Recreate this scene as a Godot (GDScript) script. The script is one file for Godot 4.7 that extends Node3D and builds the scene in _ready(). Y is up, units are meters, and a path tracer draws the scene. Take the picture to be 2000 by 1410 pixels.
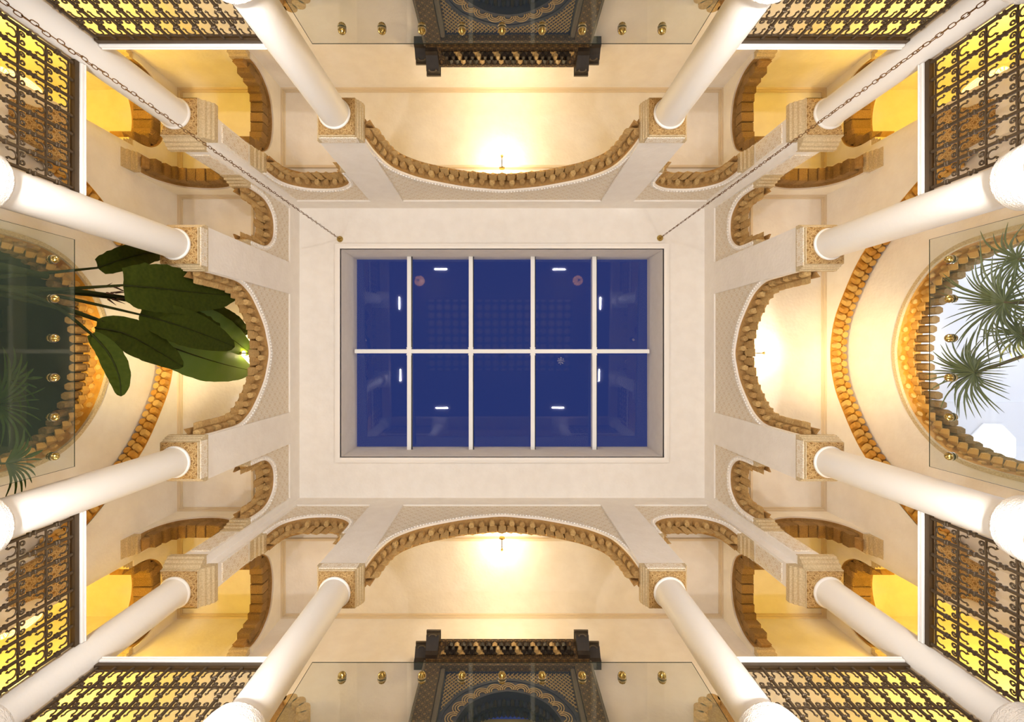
extends Node3D
# A riad courtyard seen from its floor, looking straight up at the skylight.
# Plan: u runs to the right of the photo (x), v runs down the photo (-z), H is the height above the camera (y - 1).

const Y0 := 1.0
const HF := 3.3      # gallery floor
const HG := 8.4      # gallery ceiling
const HC := 9.1      # courtyard ceiling
const HS := 9.8      # skylight glass
const WT := 0.33     # thickness of the arcade walls above the columns
const BOTTOM := 0
const LEFT := 1
const TOP := 2
const RIGHT := 3
var M := {}
var rng := RandomNumberGenerator.new()
var mesh_cache := {}
var used_names := {}

func _ready() -> void:
	rng.seed = 7
	setup_camera_and_light()
	make_materials()
	build_shell()
	build_arcades()
	build_gallery_arches()
	build_columns()
	build_doors()
	build_niches()
	build_grilles()
	build_glass()
	build_skylight()
	build_lamps()
	build_chains()
	build_plants()

# ------------------------------------------------------------------ camera, sky, exposure
func setup_camera_and_light() -> void:
	var cam := Camera3D.new()
	cam.name = "camera"
	cam.projection = Camera3D.PROJECTION_FRUSTUM
	cam.near = 0.05
	cam.far = 200.0
	cam.size = 2.0 * 0.05 * 705.0 / 900.0
	cam.frustum_offset = Vector2(19.5 / 900.0 * 0.05, -15.5 / 900.0 * 0.05)
	cam.transform = Transform3D(Basis(Vector3(1, 0, 0), Vector3(0, 0, 1), Vector3(0, -1, 0)), Vector3(0, Y0, 0))
	cam.current = true
	add_child(cam)
	var env := Environment.new()
	env.background_mode = Environment.BG_SKY
	var sky := Sky.new()
	var sm := ProceduralSkyMaterial.new()
	sm.sky_top_color = Color(0.165, 0.225, 0.47)
	sm.sky_horizon_color = Color(0.17, 0.22, 0.46)
	sm.sky_curve = 0.12
	sm.ground_bottom_color = Color(0.05, 0.06, 0.12)
	sm.ground_horizon_color = Color(0.15, 0.2, 0.42)
	sm.sun_angle_max = 0.0
	sky.sky_material = sm
	env.sky = sky
	env.tonemap_mode = Environment.TONE_MAPPER_LINEAR
	env.tonemap_exposure = 0.86
	env.sdfgi_enabled = true
	env.ssao_enabled = true
	env.ssil_enabled = true
	var we := WorldEnvironment.new()
	we.name = "environment"
	we.environment = env
	add_child(we)

# energies and colours of the lamps, used by build_lamps()
const LED_COLOR := Color(0.985, 0.985, 0.985)
const LED_ENERGY := 5.7
const BULB_COLOR := Color(1.0, 0.905, 0.69)
const BULB_ENERGY := 1.0
const BASKET_COLOR := Color(1.0, 0.85, 0.34)
const BASKET_ENERGY := 8.0
const CORNICE_ENERGY := 0.85
const SPOT_ENERGY := 30.0

# ------------------------------------------------------------------ small helpers
func P(u: float, v: float, H: float) -> Vector3:
	return Vector3(u, H + Y0, -v)

func Q(px: float, py: float, H: float) -> Vector3:   # where the line of sight through a spot of the photo reaches height H
	return P((px - 980.5) * H / 900.0, (py - 689.5) * H / 900.0, H)

func ang(side: int) -> float:
	return [0.0, PI / 2, PI, -PI / 2][side]

func SX(side: int, x: float, H: float, d: float) -> Transform3D:
	# frame of a side: x to the right as one faces it, y up, z towards the courtyard centre; d is the distance from the centre
	var b := Basis(Vector3.UP, ang(side))
	return Transform3D(b, b * Vector3(x, H, -d) + Vector3(0, Y0, 0))

func numbered(called: String) -> String:
	if not used_names.has(called):
		used_names[called] = 0
		return called
	used_names[called] += 1
	return "%s_%03d" % [called, used_names[called]]

func thing(called: String, label: String, category: String, xf: Transform3D, group := "") -> Node3D:
	var o := Node3D.new()
	o.name = numbered(called)
	o.transform = xf
	o.set_meta("label", label)
	o.set_meta("category", category)
	if group:
		o.set_meta("group", group)
	add_child(o)
	return o

func part(parent: Node3D, called: String, mesh: Mesh, mat: Material, xf := Transform3D(), label := "") -> MeshInstance3D:
	var o := MeshInstance3D.new()
	o.name = called
	o.mesh = mesh
	o.material_override = mat
	o.transform = xf
	if label:
		o.set_meta("label", label)
	parent.add_child(o, true)
	return o

func struct(called: String, label: String, mesh: Mesh, mat: Material, xf := Transform3D()) -> MeshInstance3D:
	var o := MeshInstance3D.new()
	o.name = numbered(called)
	o.mesh = mesh
	o.material_override = mat
	o.transform = xf
	o.set_meta("kind", "structure")
	o.set_meta("label", label)
	o.set_meta("category", called.get_slice("_", 0))
	add_child(o)
	return o

func nst() -> SurfaceTool:
	var st := SurfaceTool.new()
	st.begin(Mesh.PRIMITIVE_TRIANGLES)
	return st

func tri(st: SurfaceTool, a: Vector3, b: Vector3, c: Vector3) -> void:   # counter-clockwise seen from outside
	var n := (b - a).cross(c - a)
	if n.length_squared() < 1e-16:
		return
	n = n.normalized()
	for p in [a, c, b]:
		st.set_normal(n)
		st.add_vertex(p)

func quad(st: SurfaceTool, a: Vector3, b: Vector3, c: Vector3, d: Vector3) -> void:
	tri(st, a, b, c)
	tri(st, a, c, d)

func quad_from(st: SurfaceTool, a: Vector3, b: Vector3, c: Vector3, d: Vector3, inside: Vector3) -> void:
	if (b - a).cross(c - a).dot((a + c) / 2 - inside) < 0:
		quad(st, a, d, c, b)
	else:
		quad(st, a, b, c, d)

func hexa(st: SurfaceTool, p: Array) -> void:   # eight corners: bottom 0-3, top 4-7
	var c := Vector3.ZERO
	for q in p:
		c += q / 8.0
	for f in [[0, 1, 2, 3], [4, 5, 6, 7], [0, 1, 5, 4], [1, 2, 6, 5], [2, 3, 7, 6], [3, 0, 4, 7]]:
		quad_from(st, p[f[0]], p[f[1]], p[f[2]], p[f[3]], c)

func bx(st: SurfaceTool, lo: Vector3, hi: Vector3) -> void:
	hexa(st, [Vector3(lo.x, lo.y, lo.z), Vector3(hi.x, lo.y, lo.z), Vector3(hi.x, lo.y, hi.z), Vector3(lo.x, lo.y, hi.z),
		Vector3(lo.x, hi.y, lo.z), Vector3(hi.x, hi.y, lo.z), Vector3(hi.x, hi.y, hi.z), Vector3(lo.x, hi.y, hi.z)])

func cbx(st: SurfaceTool, lo: Vector3, hi: Vector3, e: float) -> void:   # chamfered in plan and at both ends
	var rings := [[lo.y, e], [lo.y + e, 0.0], [hi.y - e, 0.0], [hi.y, e]]
	loft(st, rings.map(func(r): return oct(lo.x + r[1], hi.x - r[1], lo.z + r[1], hi.z - r[1], e, r[0])))

func oct(x0: float, x1: float, z0: float, z1: float, e: float, y: float) -> Array:
	return [Vector3(x0 + e, y, z1), Vector3(x1 - e, y, z1), Vector3(x1, y, z1 - e), Vector3(x1, y, z0 + e), Vector3(x1 - e, y, z0), Vector3(x0 + e, y, z0), Vector3(x0, y, z0 + e), Vector3(x0, y, z1 - e)]

func loft(st: SurfaceTool, rings: Array, caps := true) -> void:   # rings run counter-clockwise seen from above, bottom first
	for k in rings.size() - 1:
		var a: Array = rings[k]
		var b: Array = rings[k + 1]
		for i in a.size():
			var j := (i + 1) % a.size()
			quad(st, a[i], a[j], b[j], b[i])
	if caps:
		var lo: Array = rings[0]
		var hi: Array = rings[-1]
		for i in range(1, lo.size() - 1):
			tri(st, lo[0], lo[i + 1], lo[i])
			tri(st, hi[0], hi[i], hi[i + 1])

func rect_ring(x0: float, x1: float, z0: float, z1: float, y: float) -> Array:
	return [Vector3(x0, y, z1), Vector3(x1, y, z1), Vector3(x1, y, z0), Vector3(x0, y, z0)]

func lathe(st: SurfaceTool, prof: Array, segs: int, xf := Transform3D()) -> void:   # prof: Vector2(radius, y), upwards
	for k in prof.size() - 1:
		var a: Vector2 = prof[k]
		var b: Vector2 = prof[k + 1]
		var t := (b - a)
		if t.length() < 1e-6:
			continue
		var nn := Vector2(t.y, -t.x).normalized()
		for i in segs:
			var f0 := TAU * i / segs
			var f1 := TAU * (i + 1) / segs
			var q := []
			for e in [[a, f0], [a, f1], [b, f1], [b, f0]]:
				q.append([xf * Vector3(e[0].x * sin(e[1]), e[0].y, e[0].x * cos(e[1])), (xf.basis * Vector3(nn.x * sin(e[1]), nn.y, nn.x * cos(e[1]))).normalized()])
			for w in [0, 2, 1, 0, 3, 2]:
				st.set_normal(q[w][1])
				st.add_vertex(q[w][0])

func tube(st: SurfaceTool, pts: Array, r: float, sides := 6, r_end := -1.0, closed := false) -> void:
	var n := pts.size()
	if n < 2:
		return
	var up := Vector3(0.31, 0.87, 0.38)
	var rings := []
	var prev := Vector3.ZERO
	for i in n:
		var t: Vector3
		if closed:
			t = pts[(i + 1) % n] - pts[(i + n - 1) % n]
		else:
			t = pts[mini(i + 1, n - 1)] - pts[maxi(i - 1, 0)]
		t = t.normalized()
		var s := prev - t * prev.dot(t) if prev != Vector3.ZERO else t.cross(up)
		if s.length() < 1e-4:
			s = t.cross(Vector3.RIGHT)
		s = s.normalized()
		prev = s
		var w := t.cross(s)
		var rr := r if r_end < 0.0 else lerpf(r, r_end, float(i) / (n - 1))
		var ring := []
		for k in sides:
			var f := TAU * k / sides
			var nn := s * cos(f) + w * sin(f)
			ring.append([pts[i] + nn * rr, nn])
		rings.append(ring)
	for i in (n if closed else n - 1):
		var a: Array = rings[i]
		var b: Array = rings[(i + 1) % n]
		for k in sides:
			var k1 := (k + 1) % sides
			var q := [a[k], a[k1], b[k1], b[k]]
			for w in [0, 2, 1, 0, 3, 2]:
				st.set_normal(q[w][1])
				st.add_vertex(q[w][0])
	if not closed:
		for e in [0, n - 1]:
			for k in range(1, sides - 1):
				if e == 0:
					tri(st, rings[e][0][0], rings[e][k + 1][0], rings[e][k][0])
				else:
					tri(st, rings[e][0][0], rings[e][k][0], rings[e][k + 1][0])

func extrude(st: SurfaceTool, poly: PackedVector2Array, z0: float, z1: float) -> void:   # an outline in x, y between z0 < z1
	var p := poly.duplicate()
	if Geometry2D.is_polygon_clockwise(p):
		p.reverse()
	var idx := Geometry2D.triangulate_polygon(p)
	for k in range(0, idx.size(), 3):
		var a := p[idx[k]]
		var b := p[idx[k + 1]]
		var c := p[idx[k + 2]]
		if (b - a).cross(c - a) < 0:
			var t := b
			b = c
			c = t
		tri(st, Vector3(a.x, a.y, z1), Vector3(b.x, b.y, z1), Vector3(c.x, c.y, z1))
		tri(st, Vector3(a.x, a.y, z0), Vector3(c.x, c.y, z0), Vector3(b.x, b.y, z0))
	for i in p.size():
		var a := p[i]
		var b := p[(i + 1) % p.size()]
		quad(st, Vector3(a.x, a.y, z0), Vector3(b.x, b.y, z0), Vector3(b.x, b.y, z1), Vector3(a.x, a.y, z1))

func cut(polys: Array, hole: PackedVector2Array) -> Array:
	var out := []
	for p in polys:
		out.append_array(Geometry2D.clip_polygons(p, hole))
	return out

func rect(x0: float, y0: float, x1: float, y1: float) -> PackedVector2Array:
	return PackedVector2Array([Vector2(x0, y0), Vector2(x1, y0), Vector2(x1, y1), Vector2(x0, y1)])

func mirrored(half: Array, cx := 0.0) -> PackedVector2Array:   # half: from the apex (x 0) outwards to the springing; result runs left to right
	var fine := []
	var n := half.size()
	for i in n - 1:
		var p0: Vector2 = half[i - 1] if i > 0 else Vector2(-half[1].x, half[1].y)
		var p3: Vector2 = half[mini(i + 2, n - 1)]
		for k in 6:
			fine.append(half[i].cubic_interpolate(half[i + 1], p0, p3, k / 6.0))
	fine.append(half[-1])
	var out := PackedVector2Array()
	for i in range(fine.size() - 1, 0, -1):
		out.append(Vector2(cx - fine[i].x, fine[i].y))
	for f in fine:
		out.append(Vector2(cx + f.x, f.y))
	return out

func resample(c: PackedVector2Array, step: float) -> Array:   # [point, tangent] at even spacing, symmetric
	var total := 0.0
	for i in c.size() - 1:
		total += c[i].distance_to(c[i + 1])
	var n := maxi(2, int(round(total / step)))
	if n % 2 == 1:
		n += 1
	var out := []
	var want := 0.0
	var run := 0.0
	var k := 0
	for i in c.size() - 1:
		var L := c[i].distance_to(c[i + 1])
		while k <= n and want <= run + L + 1e-5:
			var f := (want - run) / maxf(L, 1e-6)
			out.append([c[i].lerp(c[i + 1], f), (c[i + 1] - c[i]).normalized()])
			k += 1
			want = total * k / n
		run += L
	return out

func noise_tex(freq: float, ramp: Array, size := 512, octaves := 4, sd := 3) -> NoiseTexture2D:
	var n := FastNoiseLite.new()
	n.seed = sd
	n.frequency = freq
	n.fractal_octaves = octaves
	var t := NoiseTexture2D.new()
	t.width = size
	t.height = size
	t.seamless = true
	t.noise = n
	if ramp.size():
		var g := Gradient.new()
		g.set_color(0, ramp[0])
		g.set_color(1, ramp[1])
		t.color_ramp = g
	return t

func std(c: Color, rough: float, metal := 0.0) -> StandardMaterial3D:
	var m := StandardMaterial3D.new()
	m.albedo_color = c
	m.roughness = rough
	m.metallic = metal
	return m

func tri_tex(m: StandardMaterial3D, per_metre: float) -> void:
	m.uv1_triplanar = true
	m.uv1_world_triplanar = true
	m.uv1_scale = Vector3.ONE * per_metre

func arabesque(size: int, sharp: float, lo: Color, hi: Color) -> Array:   # [relief, colour] of a carved all-over tracery that repeats
	var rel := Image.create(size, size, false, Image.FORMAT_RGB8)
	var col := Image.create(size, size, false, Image.FORMAT_RGB8)
	var ks := [Vector2(5, 0), Vector2(0, 5), Vector2(3, 4), Vector2(4, 3), Vector2(-3, 4), Vector2(-4, 3)]
	for y in size:
		for x in size:
			var p := Vector2(x, y) / size * TAU
			var s := 0.0
			for k in ks:
				s += cos(p.dot(k))
			var w := absf(s) / 2.0 + 0.35 * cos(p.dot(Vector2(10, 0))) * cos(p.dot(Vector2(0, 10)))
			var h := clampf(0.5 + (w - 0.55) * sharp, 0.0, 1.0)
			rel.set_pixel(x, y, Color(h, h, h))
			col.set_pixel(x, y, lo.lerp(hi, h))
	return [ImageTexture.create_from_image(rel), ImageTexture.create_from_image(col)]

func make_materials() -> void:
	var grain := noise_tex(0.03, [], 512, 5, 11)
	var mottle := noise_tex(0.008, [Color(0.975, 0.97, 0.965), Color(1, 1, 1)], 512, 4, 5)
	M.plaster = std(Color(0.94, 0.91, 0.87), 0.75)
	M.plaster.albedo_texture = mottle
	M.plaster.heightmap_enabled = true
	M.plaster.heightmap_texture = grain
	M.plaster.heightmap_scale = 0.25
	tri_tex(M.plaster, 0.8)
	M.trim = std(Color(0.95, 0.92, 0.88), 0.55)
	M.cornice = std(Color(0.87, 0.80, 0.69), 0.6)  # darker than the other trim; shadow along the ceiling edge is painted in
	M.rail_white = std(Color(0.95, 0.94, 0.92), 0.4)
	M.column = std(Color(0.90, 0.875, 0.84), 0.45)
	M.column.heightmap_enabled = true
	M.column.heightmap_texture = grain
	M.column.heightmap_scale = 0.12
	tri_tex(M.column, 0.7)
	var tr := arabesque(256, 1.6, Color(0.92, 0.86, 0.76), Color(1.0, 0.99, 0.96))
	M.carved = std(Color(0.96, 0.93, 0.89), 0.8)
	M.carved.albedo_texture = tr[1]
	M.carved.heightmap_enabled = true
	M.carved.heightmap_texture = tr[0]
	M.carved.heightmap_scale = 0.5
	tri_tex(M.carved, 5.5)
	M.base = std(Color(0.93, 0.90, 0.86), 0.6)
	M.base.heightmap_enabled = true
	M.base.heightmap_texture = tr[0]
	M.base.heightmap_scale = 0.4
	tri_tex(M.base, 6.0)
	var ca := arabesque(256, 1.4, Color(0.62, 0.48, 0.28), Color(1.0, 0.95, 0.84))
	M.capital = std(Color(0.90, 0.80, 0.62), 0.75)
	M.capital.albedo_texture = ca[1]
	M.capital.heightmap_enabled = true
	M.capital.heightmap_texture = ca[0]
	M.capital.heightmap_scale = 0.8
	tri_tex(M.capital, 8.5)
	var stone := noise_tex(0.02, [Color(0.82, 0.79, 0.74), Color(1, 1, 1)], 512, 5, 21)
	for k in 3:
		var m := std([Color(0.80, 0.65, 0.41), Color(0.84, 0.70, 0.46), Color(0.75, 0.60, 0.37)][k], 0.8)
		m.albedo_texture = stone
		m.heightmap_enabled = true
		m.heightmap_texture = grain
		m.heightmap_scale = 0.5
		tri_tex(m, 2.2)
		M["stone%d" % k] = m
	for k in 2:
		var m := std([Color(0.68, 0.53, 0.31), Color(0.62, 0.48, 0.27)][k], 0.8)
		m.albedo_texture = stone
		m.heightmap_enabled = true
		m.heightmap_texture = ca[0]
		m.heightmap_scale = 0.7
		tri_tex(m, 5.0)
		M["brown%d" % k] = m
	M.niche_stone = std(Color(0.62, 0.50, 0.32), 0.8)  # darker than the arcade stone: brown-grey teeth plus their shade, in the colour
	M.niche_stone.albedo_texture = stone
	tri_tex(M.niche_stone, 2.2)
	M.impost = std(Color(0.86, 0.78, 0.63), 0.75)
	M.impost.albedo_texture = stone
	tri_tex(M.impost, 3.0)
	M.soffit = std(Color(0.72, 0.56, 0.33), 0.75)
	M.soffit.albedo_texture = stone
	tri_tex(M.soffit, 1.4)
	M.gilt = std(Color(0.88, 0.68, 0.28), 0.6)
	M.gilt.albedo_texture = noise_tex(0.012, [Color(0.80, 0.68, 0.50), Color(1, 1, 1)], 512, 4, 33)
	tri_tex(M.gilt, 0.9)
	M.gilt_block = std(Color(0.83, 0.65, 0.33), 0.65)
	M.iron = std(Color(0.33, 0.27, 0.20), 0.45, 0.55)
	M.chain = std(Color(0.48, 0.34, 0.18), 0.4, 0.7)
	M.brass = std(Color(0.72, 0.62, 0.36), 0.25, 1.0)
	M.chrome = std(Color(0.9, 0.88, 0.82), 0.2, 1.0)
	M.wood_dark = std(Color(0.20, 0.165, 0.14), 0.55)
	M.wood_dark.albedo_texture = noise_tex(0.02, [Color(0.7, 0.66, 0.6), Color(1, 1, 1)], 256, 4, 9)
	tri_tex(M.wood_dark, 2.0)
	var dc := arabesque(256, 2.2, Color(0.62, 0.50, 0.31), Color(0.13, 0.12, 0.13))
	M.wood_carved = std(Color(0.86, 0.80, 0.72), 0.55)
	M.wood_carved.albedo_texture = dc[1]
	M.wood_carved.heightmap_enabled = true
	M.wood_carved.heightmap_texture = dc[0]
	M.wood_carved.heightmap_scale = 0.8
	tri_tex(M.wood_carved, 8.5)
	M.wood_gold = std(Color(0.70, 0.58, 0.38), 0.5)
	M.wood_mid = std(Color(0.36, 0.32, 0.27), 0.5)
	M.navy = std(Color(0.13, 0.15, 0.24), 0.6)
	M.niche_wood = std(Color(0.80, 0.68, 0.42), 0.6)
	M.unlit_wall = std(Color(0.20, 0.18, 0.16), 0.85)  # dark colour stands in for the missing light in the left room
	M.unlit_wall.albedo_texture = mottle
	tri_tex(M.unlit_wall, 0.6)
	M.black = std(Color(0.05, 0.045, 0.04), 0.5)
	M.pale_wall = std(Color(0.93, 0.94, 0.97), 0.7)
	M.glass = std(Color(0.33, 0.38, 0.26, 0.22), 0.03)
	M.glass.transparency = BaseMaterial3D.TRANSPARENCY_ALPHA
	M.glass_edge = std(Color(0.10, 0.13, 0.10), 0.15)
	M.pane = std(Color(0.2, 0.25, 0.4, 0.03), 0.02)
	M.pane.transparency = BaseMaterial3D.TRANSPARENCY_ALPHA
	M.leaf = std(Color(0.225, 0.25, 0.055), 0.75)
	M.leaf.metallic_specular = 0.2
	M.leaf.albedo_texture = noise_tex(0.02, [Color(0.8, 0.85, 0.75), Color(1, 1, 1)], 256, 3, 15)
	tri_tex(M.leaf, 3.0)
	M.leaf.backlight_enabled = true
	M.leaf.backlight = Color(0.22, 0.30, 0.06)
	M.leaf.cull_mode = BaseMaterial3D.CULL_DISABLED
	M.leaf_backlit = std(Color(0.26, 0.36, 0.09), 0.55)  # brighter than the other leaves: light from behind put into the green
	M.leaf_backlit.backlight_enabled = true
	M.leaf_backlit.backlight = Color(0.28, 0.34, 0.07)
	M.leaf_backlit.cull_mode = BaseMaterial3D.CULL_DISABLED
	M.rib = std(Color(0.16, 0.17, 0.06), 0.8)
	M.rib.metallic_specular = 0.2
	M.husk = std(Color(0.30, 0.17, 0.08), 0.8)
	M.palm = std(Color(0.17, 0.22, 0.08), 0.7)
	M.palm.metallic_specular = 0.2
	M.palm.cull_mode = BaseMaterial3D.CULL_DISABLED
	M.palm.backlight_enabled = true
	M.palm.backlight = Color(0.22, 0.30, 0.10)
	M.blade = std(Color(0.36, 0.38, 0.20), 0.45)
	M.blade.cull_mode = BaseMaterial3D.CULL_DISABLED
	M.blade.backlight_enabled = true
	M.blade.backlight = Color(0.25, 0.30, 0.12)
	M.bark = std(Color(0.36, 0.28, 0.18), 0.9)
	M.pot = std(Color(0.55, 0.33, 0.22), 0.8)
	M.tile = std(Color(1, 1, 1), 0.3)
	M.tile.albedo_texture = zellige()
	tri_tex(M.tile, 1.0 / 0.72)
	M.floor = std(Color(0.42, 0.33, 0.25), 0.4)
	M.slab = std(Color(0.80, 0.72, 0.62), 0.7)

func zellige() -> ImageTexture:   # eight-pointed stars and crosses
	var n := 256
	var im := Image.create(n, n, false, Image.FORMAT_RGB8)
	for y in n:
		for x in n:
			var p := Vector2(x, y) / n * 2.0
			var q := Vector2(fposmod(p.x, 1.0) - 0.5, fposmod(p.y, 1.0) - 0.5)
			var a := maxf(absf(q.x), absf(q.y))
			var b := (absf(q.x) + absf(q.y)) / sqrt(2.0)
			var star := minf(a, b)
			var c := Color(0.16, 0.17, 0.24)
			if star < 0.30:
				c = Color(0.82, 0.76, 0.66)
			elif star > 0.34 and star < 0.40:
				c = Color(0.62, 0.55, 0.46)
			im.set_pixel(x, y, c)
	return ImageTexture.create_from_image(im)

# ------------------------------------------------------------------ the shell
func build_shell() -> void:
	var st := nst()
	bx(st, Vector3(-9.4, -0.3, -5.4), Vector3(9.4, 0.0, 5.4))
	struct("floor", "ground floor of the courtyard under the camera", st.commit(), M.floor)
	st = nst()
	bx(st, Vector3(-3.3, 0.0, -1.6), Vector3(3.3, 0.012, 1.6))
	var rug := st.commit()
	struct("floor", "field of star and cross tiles in the middle of the floor", rug, M.tile)
	# gallery floor: a ring of slab
	st = nst()
	for r in [[-9.4, -5.4, 9.4, -2.86], [-9.4, 2.86, 9.4, 5.4], [-9.4, -2.86, -4.0, 2.86], [4.0, -2.86, 9.4, 2.86]]:
		bx(st, Vector3(r[0], HF - 0.3 + Y0, r[1]), Vector3(r[2], HF + Y0, r[3]))
	struct("floor", "upper gallery floor slab round the courtyard", st.commit(), M.slab)
	# gallery ceiling ring
	st = nst()
	for r in [[-9.4, -5.4, 9.4, -3.16], [-9.4, 3.16, 9.4, 5.4], [-9.4, -3.16, -4.3, 3.16], [4.3, -3.16, 9.4, 3.16]]:
		bx(st, Vector3(r[0], HG + Y0, r[1]), Vector3(r[2], HG + 0.2 + Y0, r[3]))
	struct("ceiling", "cream ceiling of the galleries round the courtyard", st.commit(), M.plaster)
	# courtyard ceiling with the skylight hole
	st = nst()
	for r in [[-4.6, -3.5, 4.6, -2.1], [-4.6, 2.1, 4.6, 3.5], [-4.6, -2.1, -3.23, 2.1], [3.23, -2.1, 4.6, 2.1]]:
		bx(st, Vector3(r[0], HC + Y0, r[1]), Vector3(r[2], HC + 0.2 + Y0, r[3]))
	struct("ceiling", "flat pale ceiling framing the skylight", st.commit(), M.plaster)
	# end walls and outer closing walls
	for s in [-1, 1]:
		st = nst()
		bx(st, Vector3(s * 9.2 - 0.1, 0, -5.2), Vector3(s * 9.2 + 0.1, HG + Y0, 5.2))
		struct("wall_end", "plain end wall beyond the %s gallery" % ("right" if s > 0 else "left"), st.commit(), M.plaster)
		for t in [-1, 1]:
			st = nst()
			bx(st, Vector3(minf(s * 6.7, s * 9.1), HF + Y0, t * 3.0 - 0.08), Vector3(maxf(s * 6.7, s * 9.1), HG + Y0, t * 3.0 + 0.08))
			struct("wall_passage", "passage wall behind the %s %s corner arch" % ["lower" if t < 0 else "upper", "right" if s > 0 else "left"], st.commit(), M.plaster)
	for side in 4:
		var dd: float = 4.8 if side == TOP or side == BOTTOM else 5.87
		st = nst()
		bx(st, Vector3(-6.6, -1.0, -dd - 0.3), Vector3(6.6, HF - 0.3, -dd))
		struct("wall_ground_" + SIDE_WORD[side], "plain ground floor wall on the %s side" % SIDE_WORD[side], st.commit(), M.slab, SX(side, 0, 0, 0))
	# far gallery walls over the doors (top and bottom of the photo)
	for side in [TOP, BOTTOM]:
		var ps := [rect(-9.1, HF - 0.15, 9.1, HG)]
		var cx := 0.085 if side == BOTTOM else -0.085
		ps = cut(ps, door_hole(cx))
		st = nst()
		for p in ps:
			extrude(st, p, -5.1, -4.8)
		struct("wall_" + ("upper" if side == TOP else "lower"), "cream gallery wall with the dark carved door at the %s of the photo" % ("top" if side == TOP else "bottom"), st.commit(), M.plaster, SX(side, 0, 0, 0))
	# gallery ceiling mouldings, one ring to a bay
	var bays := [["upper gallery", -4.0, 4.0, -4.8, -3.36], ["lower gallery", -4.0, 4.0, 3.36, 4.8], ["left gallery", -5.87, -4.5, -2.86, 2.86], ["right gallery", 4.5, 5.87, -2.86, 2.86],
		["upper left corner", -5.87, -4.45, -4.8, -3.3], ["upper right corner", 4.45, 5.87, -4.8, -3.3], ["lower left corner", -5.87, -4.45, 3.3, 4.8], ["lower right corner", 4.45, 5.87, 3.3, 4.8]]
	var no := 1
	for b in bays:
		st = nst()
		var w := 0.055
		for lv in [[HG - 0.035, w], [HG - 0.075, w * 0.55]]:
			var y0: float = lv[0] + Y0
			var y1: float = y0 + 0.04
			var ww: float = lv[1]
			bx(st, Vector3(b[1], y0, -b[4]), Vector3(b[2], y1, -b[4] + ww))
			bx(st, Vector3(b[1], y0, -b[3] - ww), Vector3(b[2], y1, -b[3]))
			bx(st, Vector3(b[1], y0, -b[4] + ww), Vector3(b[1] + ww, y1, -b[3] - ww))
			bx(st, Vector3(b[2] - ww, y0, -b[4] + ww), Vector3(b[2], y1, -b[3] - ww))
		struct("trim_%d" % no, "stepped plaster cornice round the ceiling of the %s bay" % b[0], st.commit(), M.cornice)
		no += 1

func door_hole(cx: float) -> PackedVector2Array:
	return rect(cx - 0.97, HF - 1.0, cx + 0.97, 6.78)

# ------------------------------------------------------------------ arches
func tooth_mesh(w: float, dp: float, h: float, kind: int) -> ArrayMesh:   # a hanging muqarnas prism, its top at y 0
	var key := "tooth%.3f_%.3f_%.3f_%d" % [w, dp, h, kind]
	if mesh_cache.has(key):
		return mesh_cache[key]
	var st := nst()
	var x := w / 2
	var z := dp / 2
	var mk := func(s: float, y: float, f: float) -> Array:
		if kind == 2:
			return [Vector3(-x * s, y, z * s), Vector3(x * s, y, z * s), Vector3(x * s, y, -z * s), Vector3(-x * s, y, -z * s)]
		if kind == 0:
			return [Vector3(-x * s, y, z * 0.45 * s), Vector3(0, y - f, z * s), Vector3(x * s, y, z * 0.45 * s), Vector3(x * s, y, -z * 0.45 * s), Vector3(0, y - f, -z * s), Vector3(-x * s, y, -z * 0.45 * s)]
		return [Vector3(-x * 0.55 * s, y, z * s), Vector3(x * 0.55 * s, y, z * s), Vector3(x * s, y, z * 0.3 * s), Vector3(x * s, y, -z * 0.3 * s), Vector3(x * 0.55 * s, y, -z * s), Vector3(-x * 0.55 * s, y, -z * s), Vector3(-x * s, y, -z * 0.3 * s), Vector3(-x * s, y, z * 0.3 * s)]
	if kind == 0:
		# the underside rises towards the back, so that the faces read as hanging blades
		var low: Array = mk.call(1.0, -h, 0.02).map(func(q): return q if q.z > 0 else q + Vector3(0, 0.11, 0))
		loft(st, [low, mk.call(1.0, -h * 0.30, 0.0), mk.call(0.86, -h * 0.2, 0.0), mk.call(1.0, 0.0, 0.0)])
	else:
		loft(st, [mk.call(0.90, -h, 0.02), mk.call(1.0, -h + 0.02, 0.02), mk.call(1.0, -h * 0.22, 0.0), mk.call(0.86, -h * 0.14, 0.0), mk.call(1.0, 0.0, 0.0)])
	mesh_cache[key] = st.commit()
	return mesh_cache[key]

func web_drop(tg: Vector2, drop: float) -> Vector3:   # how far the stalactites hang below (and at the flanks stand in from) the curve
	var steep := absf(tg.y)
	return Vector3(tg.y * 0.10, -drop * (1.0 - steep * 0.55), 0)

func ring_strip(st: SurfaceTool, c: PackedVector2Array, o0: float, o1: float, z0: float, z1: float) -> void:   # a band along a curve between two offsets outward (o) and two depths
	var a := []
	for i in c.size():
		var t := (c[mini(i + 1, c.size() - 1)] - c[maxi(i - 1, 0)]).normalized()
		var n := Vector2(-t.y, t.x)
		a.append([c[i] + n * o0, c[i] + n * o1])
	for i in a.size() - 1:
		var p := []
		for z in [z0, z1]:
			for e in [a[i][0], a[i + 1][0], a[i + 1][1], a[i][1]]:
				p.append(Vector3(e.x, e.y, z))
		hexa(st, p)

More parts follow.
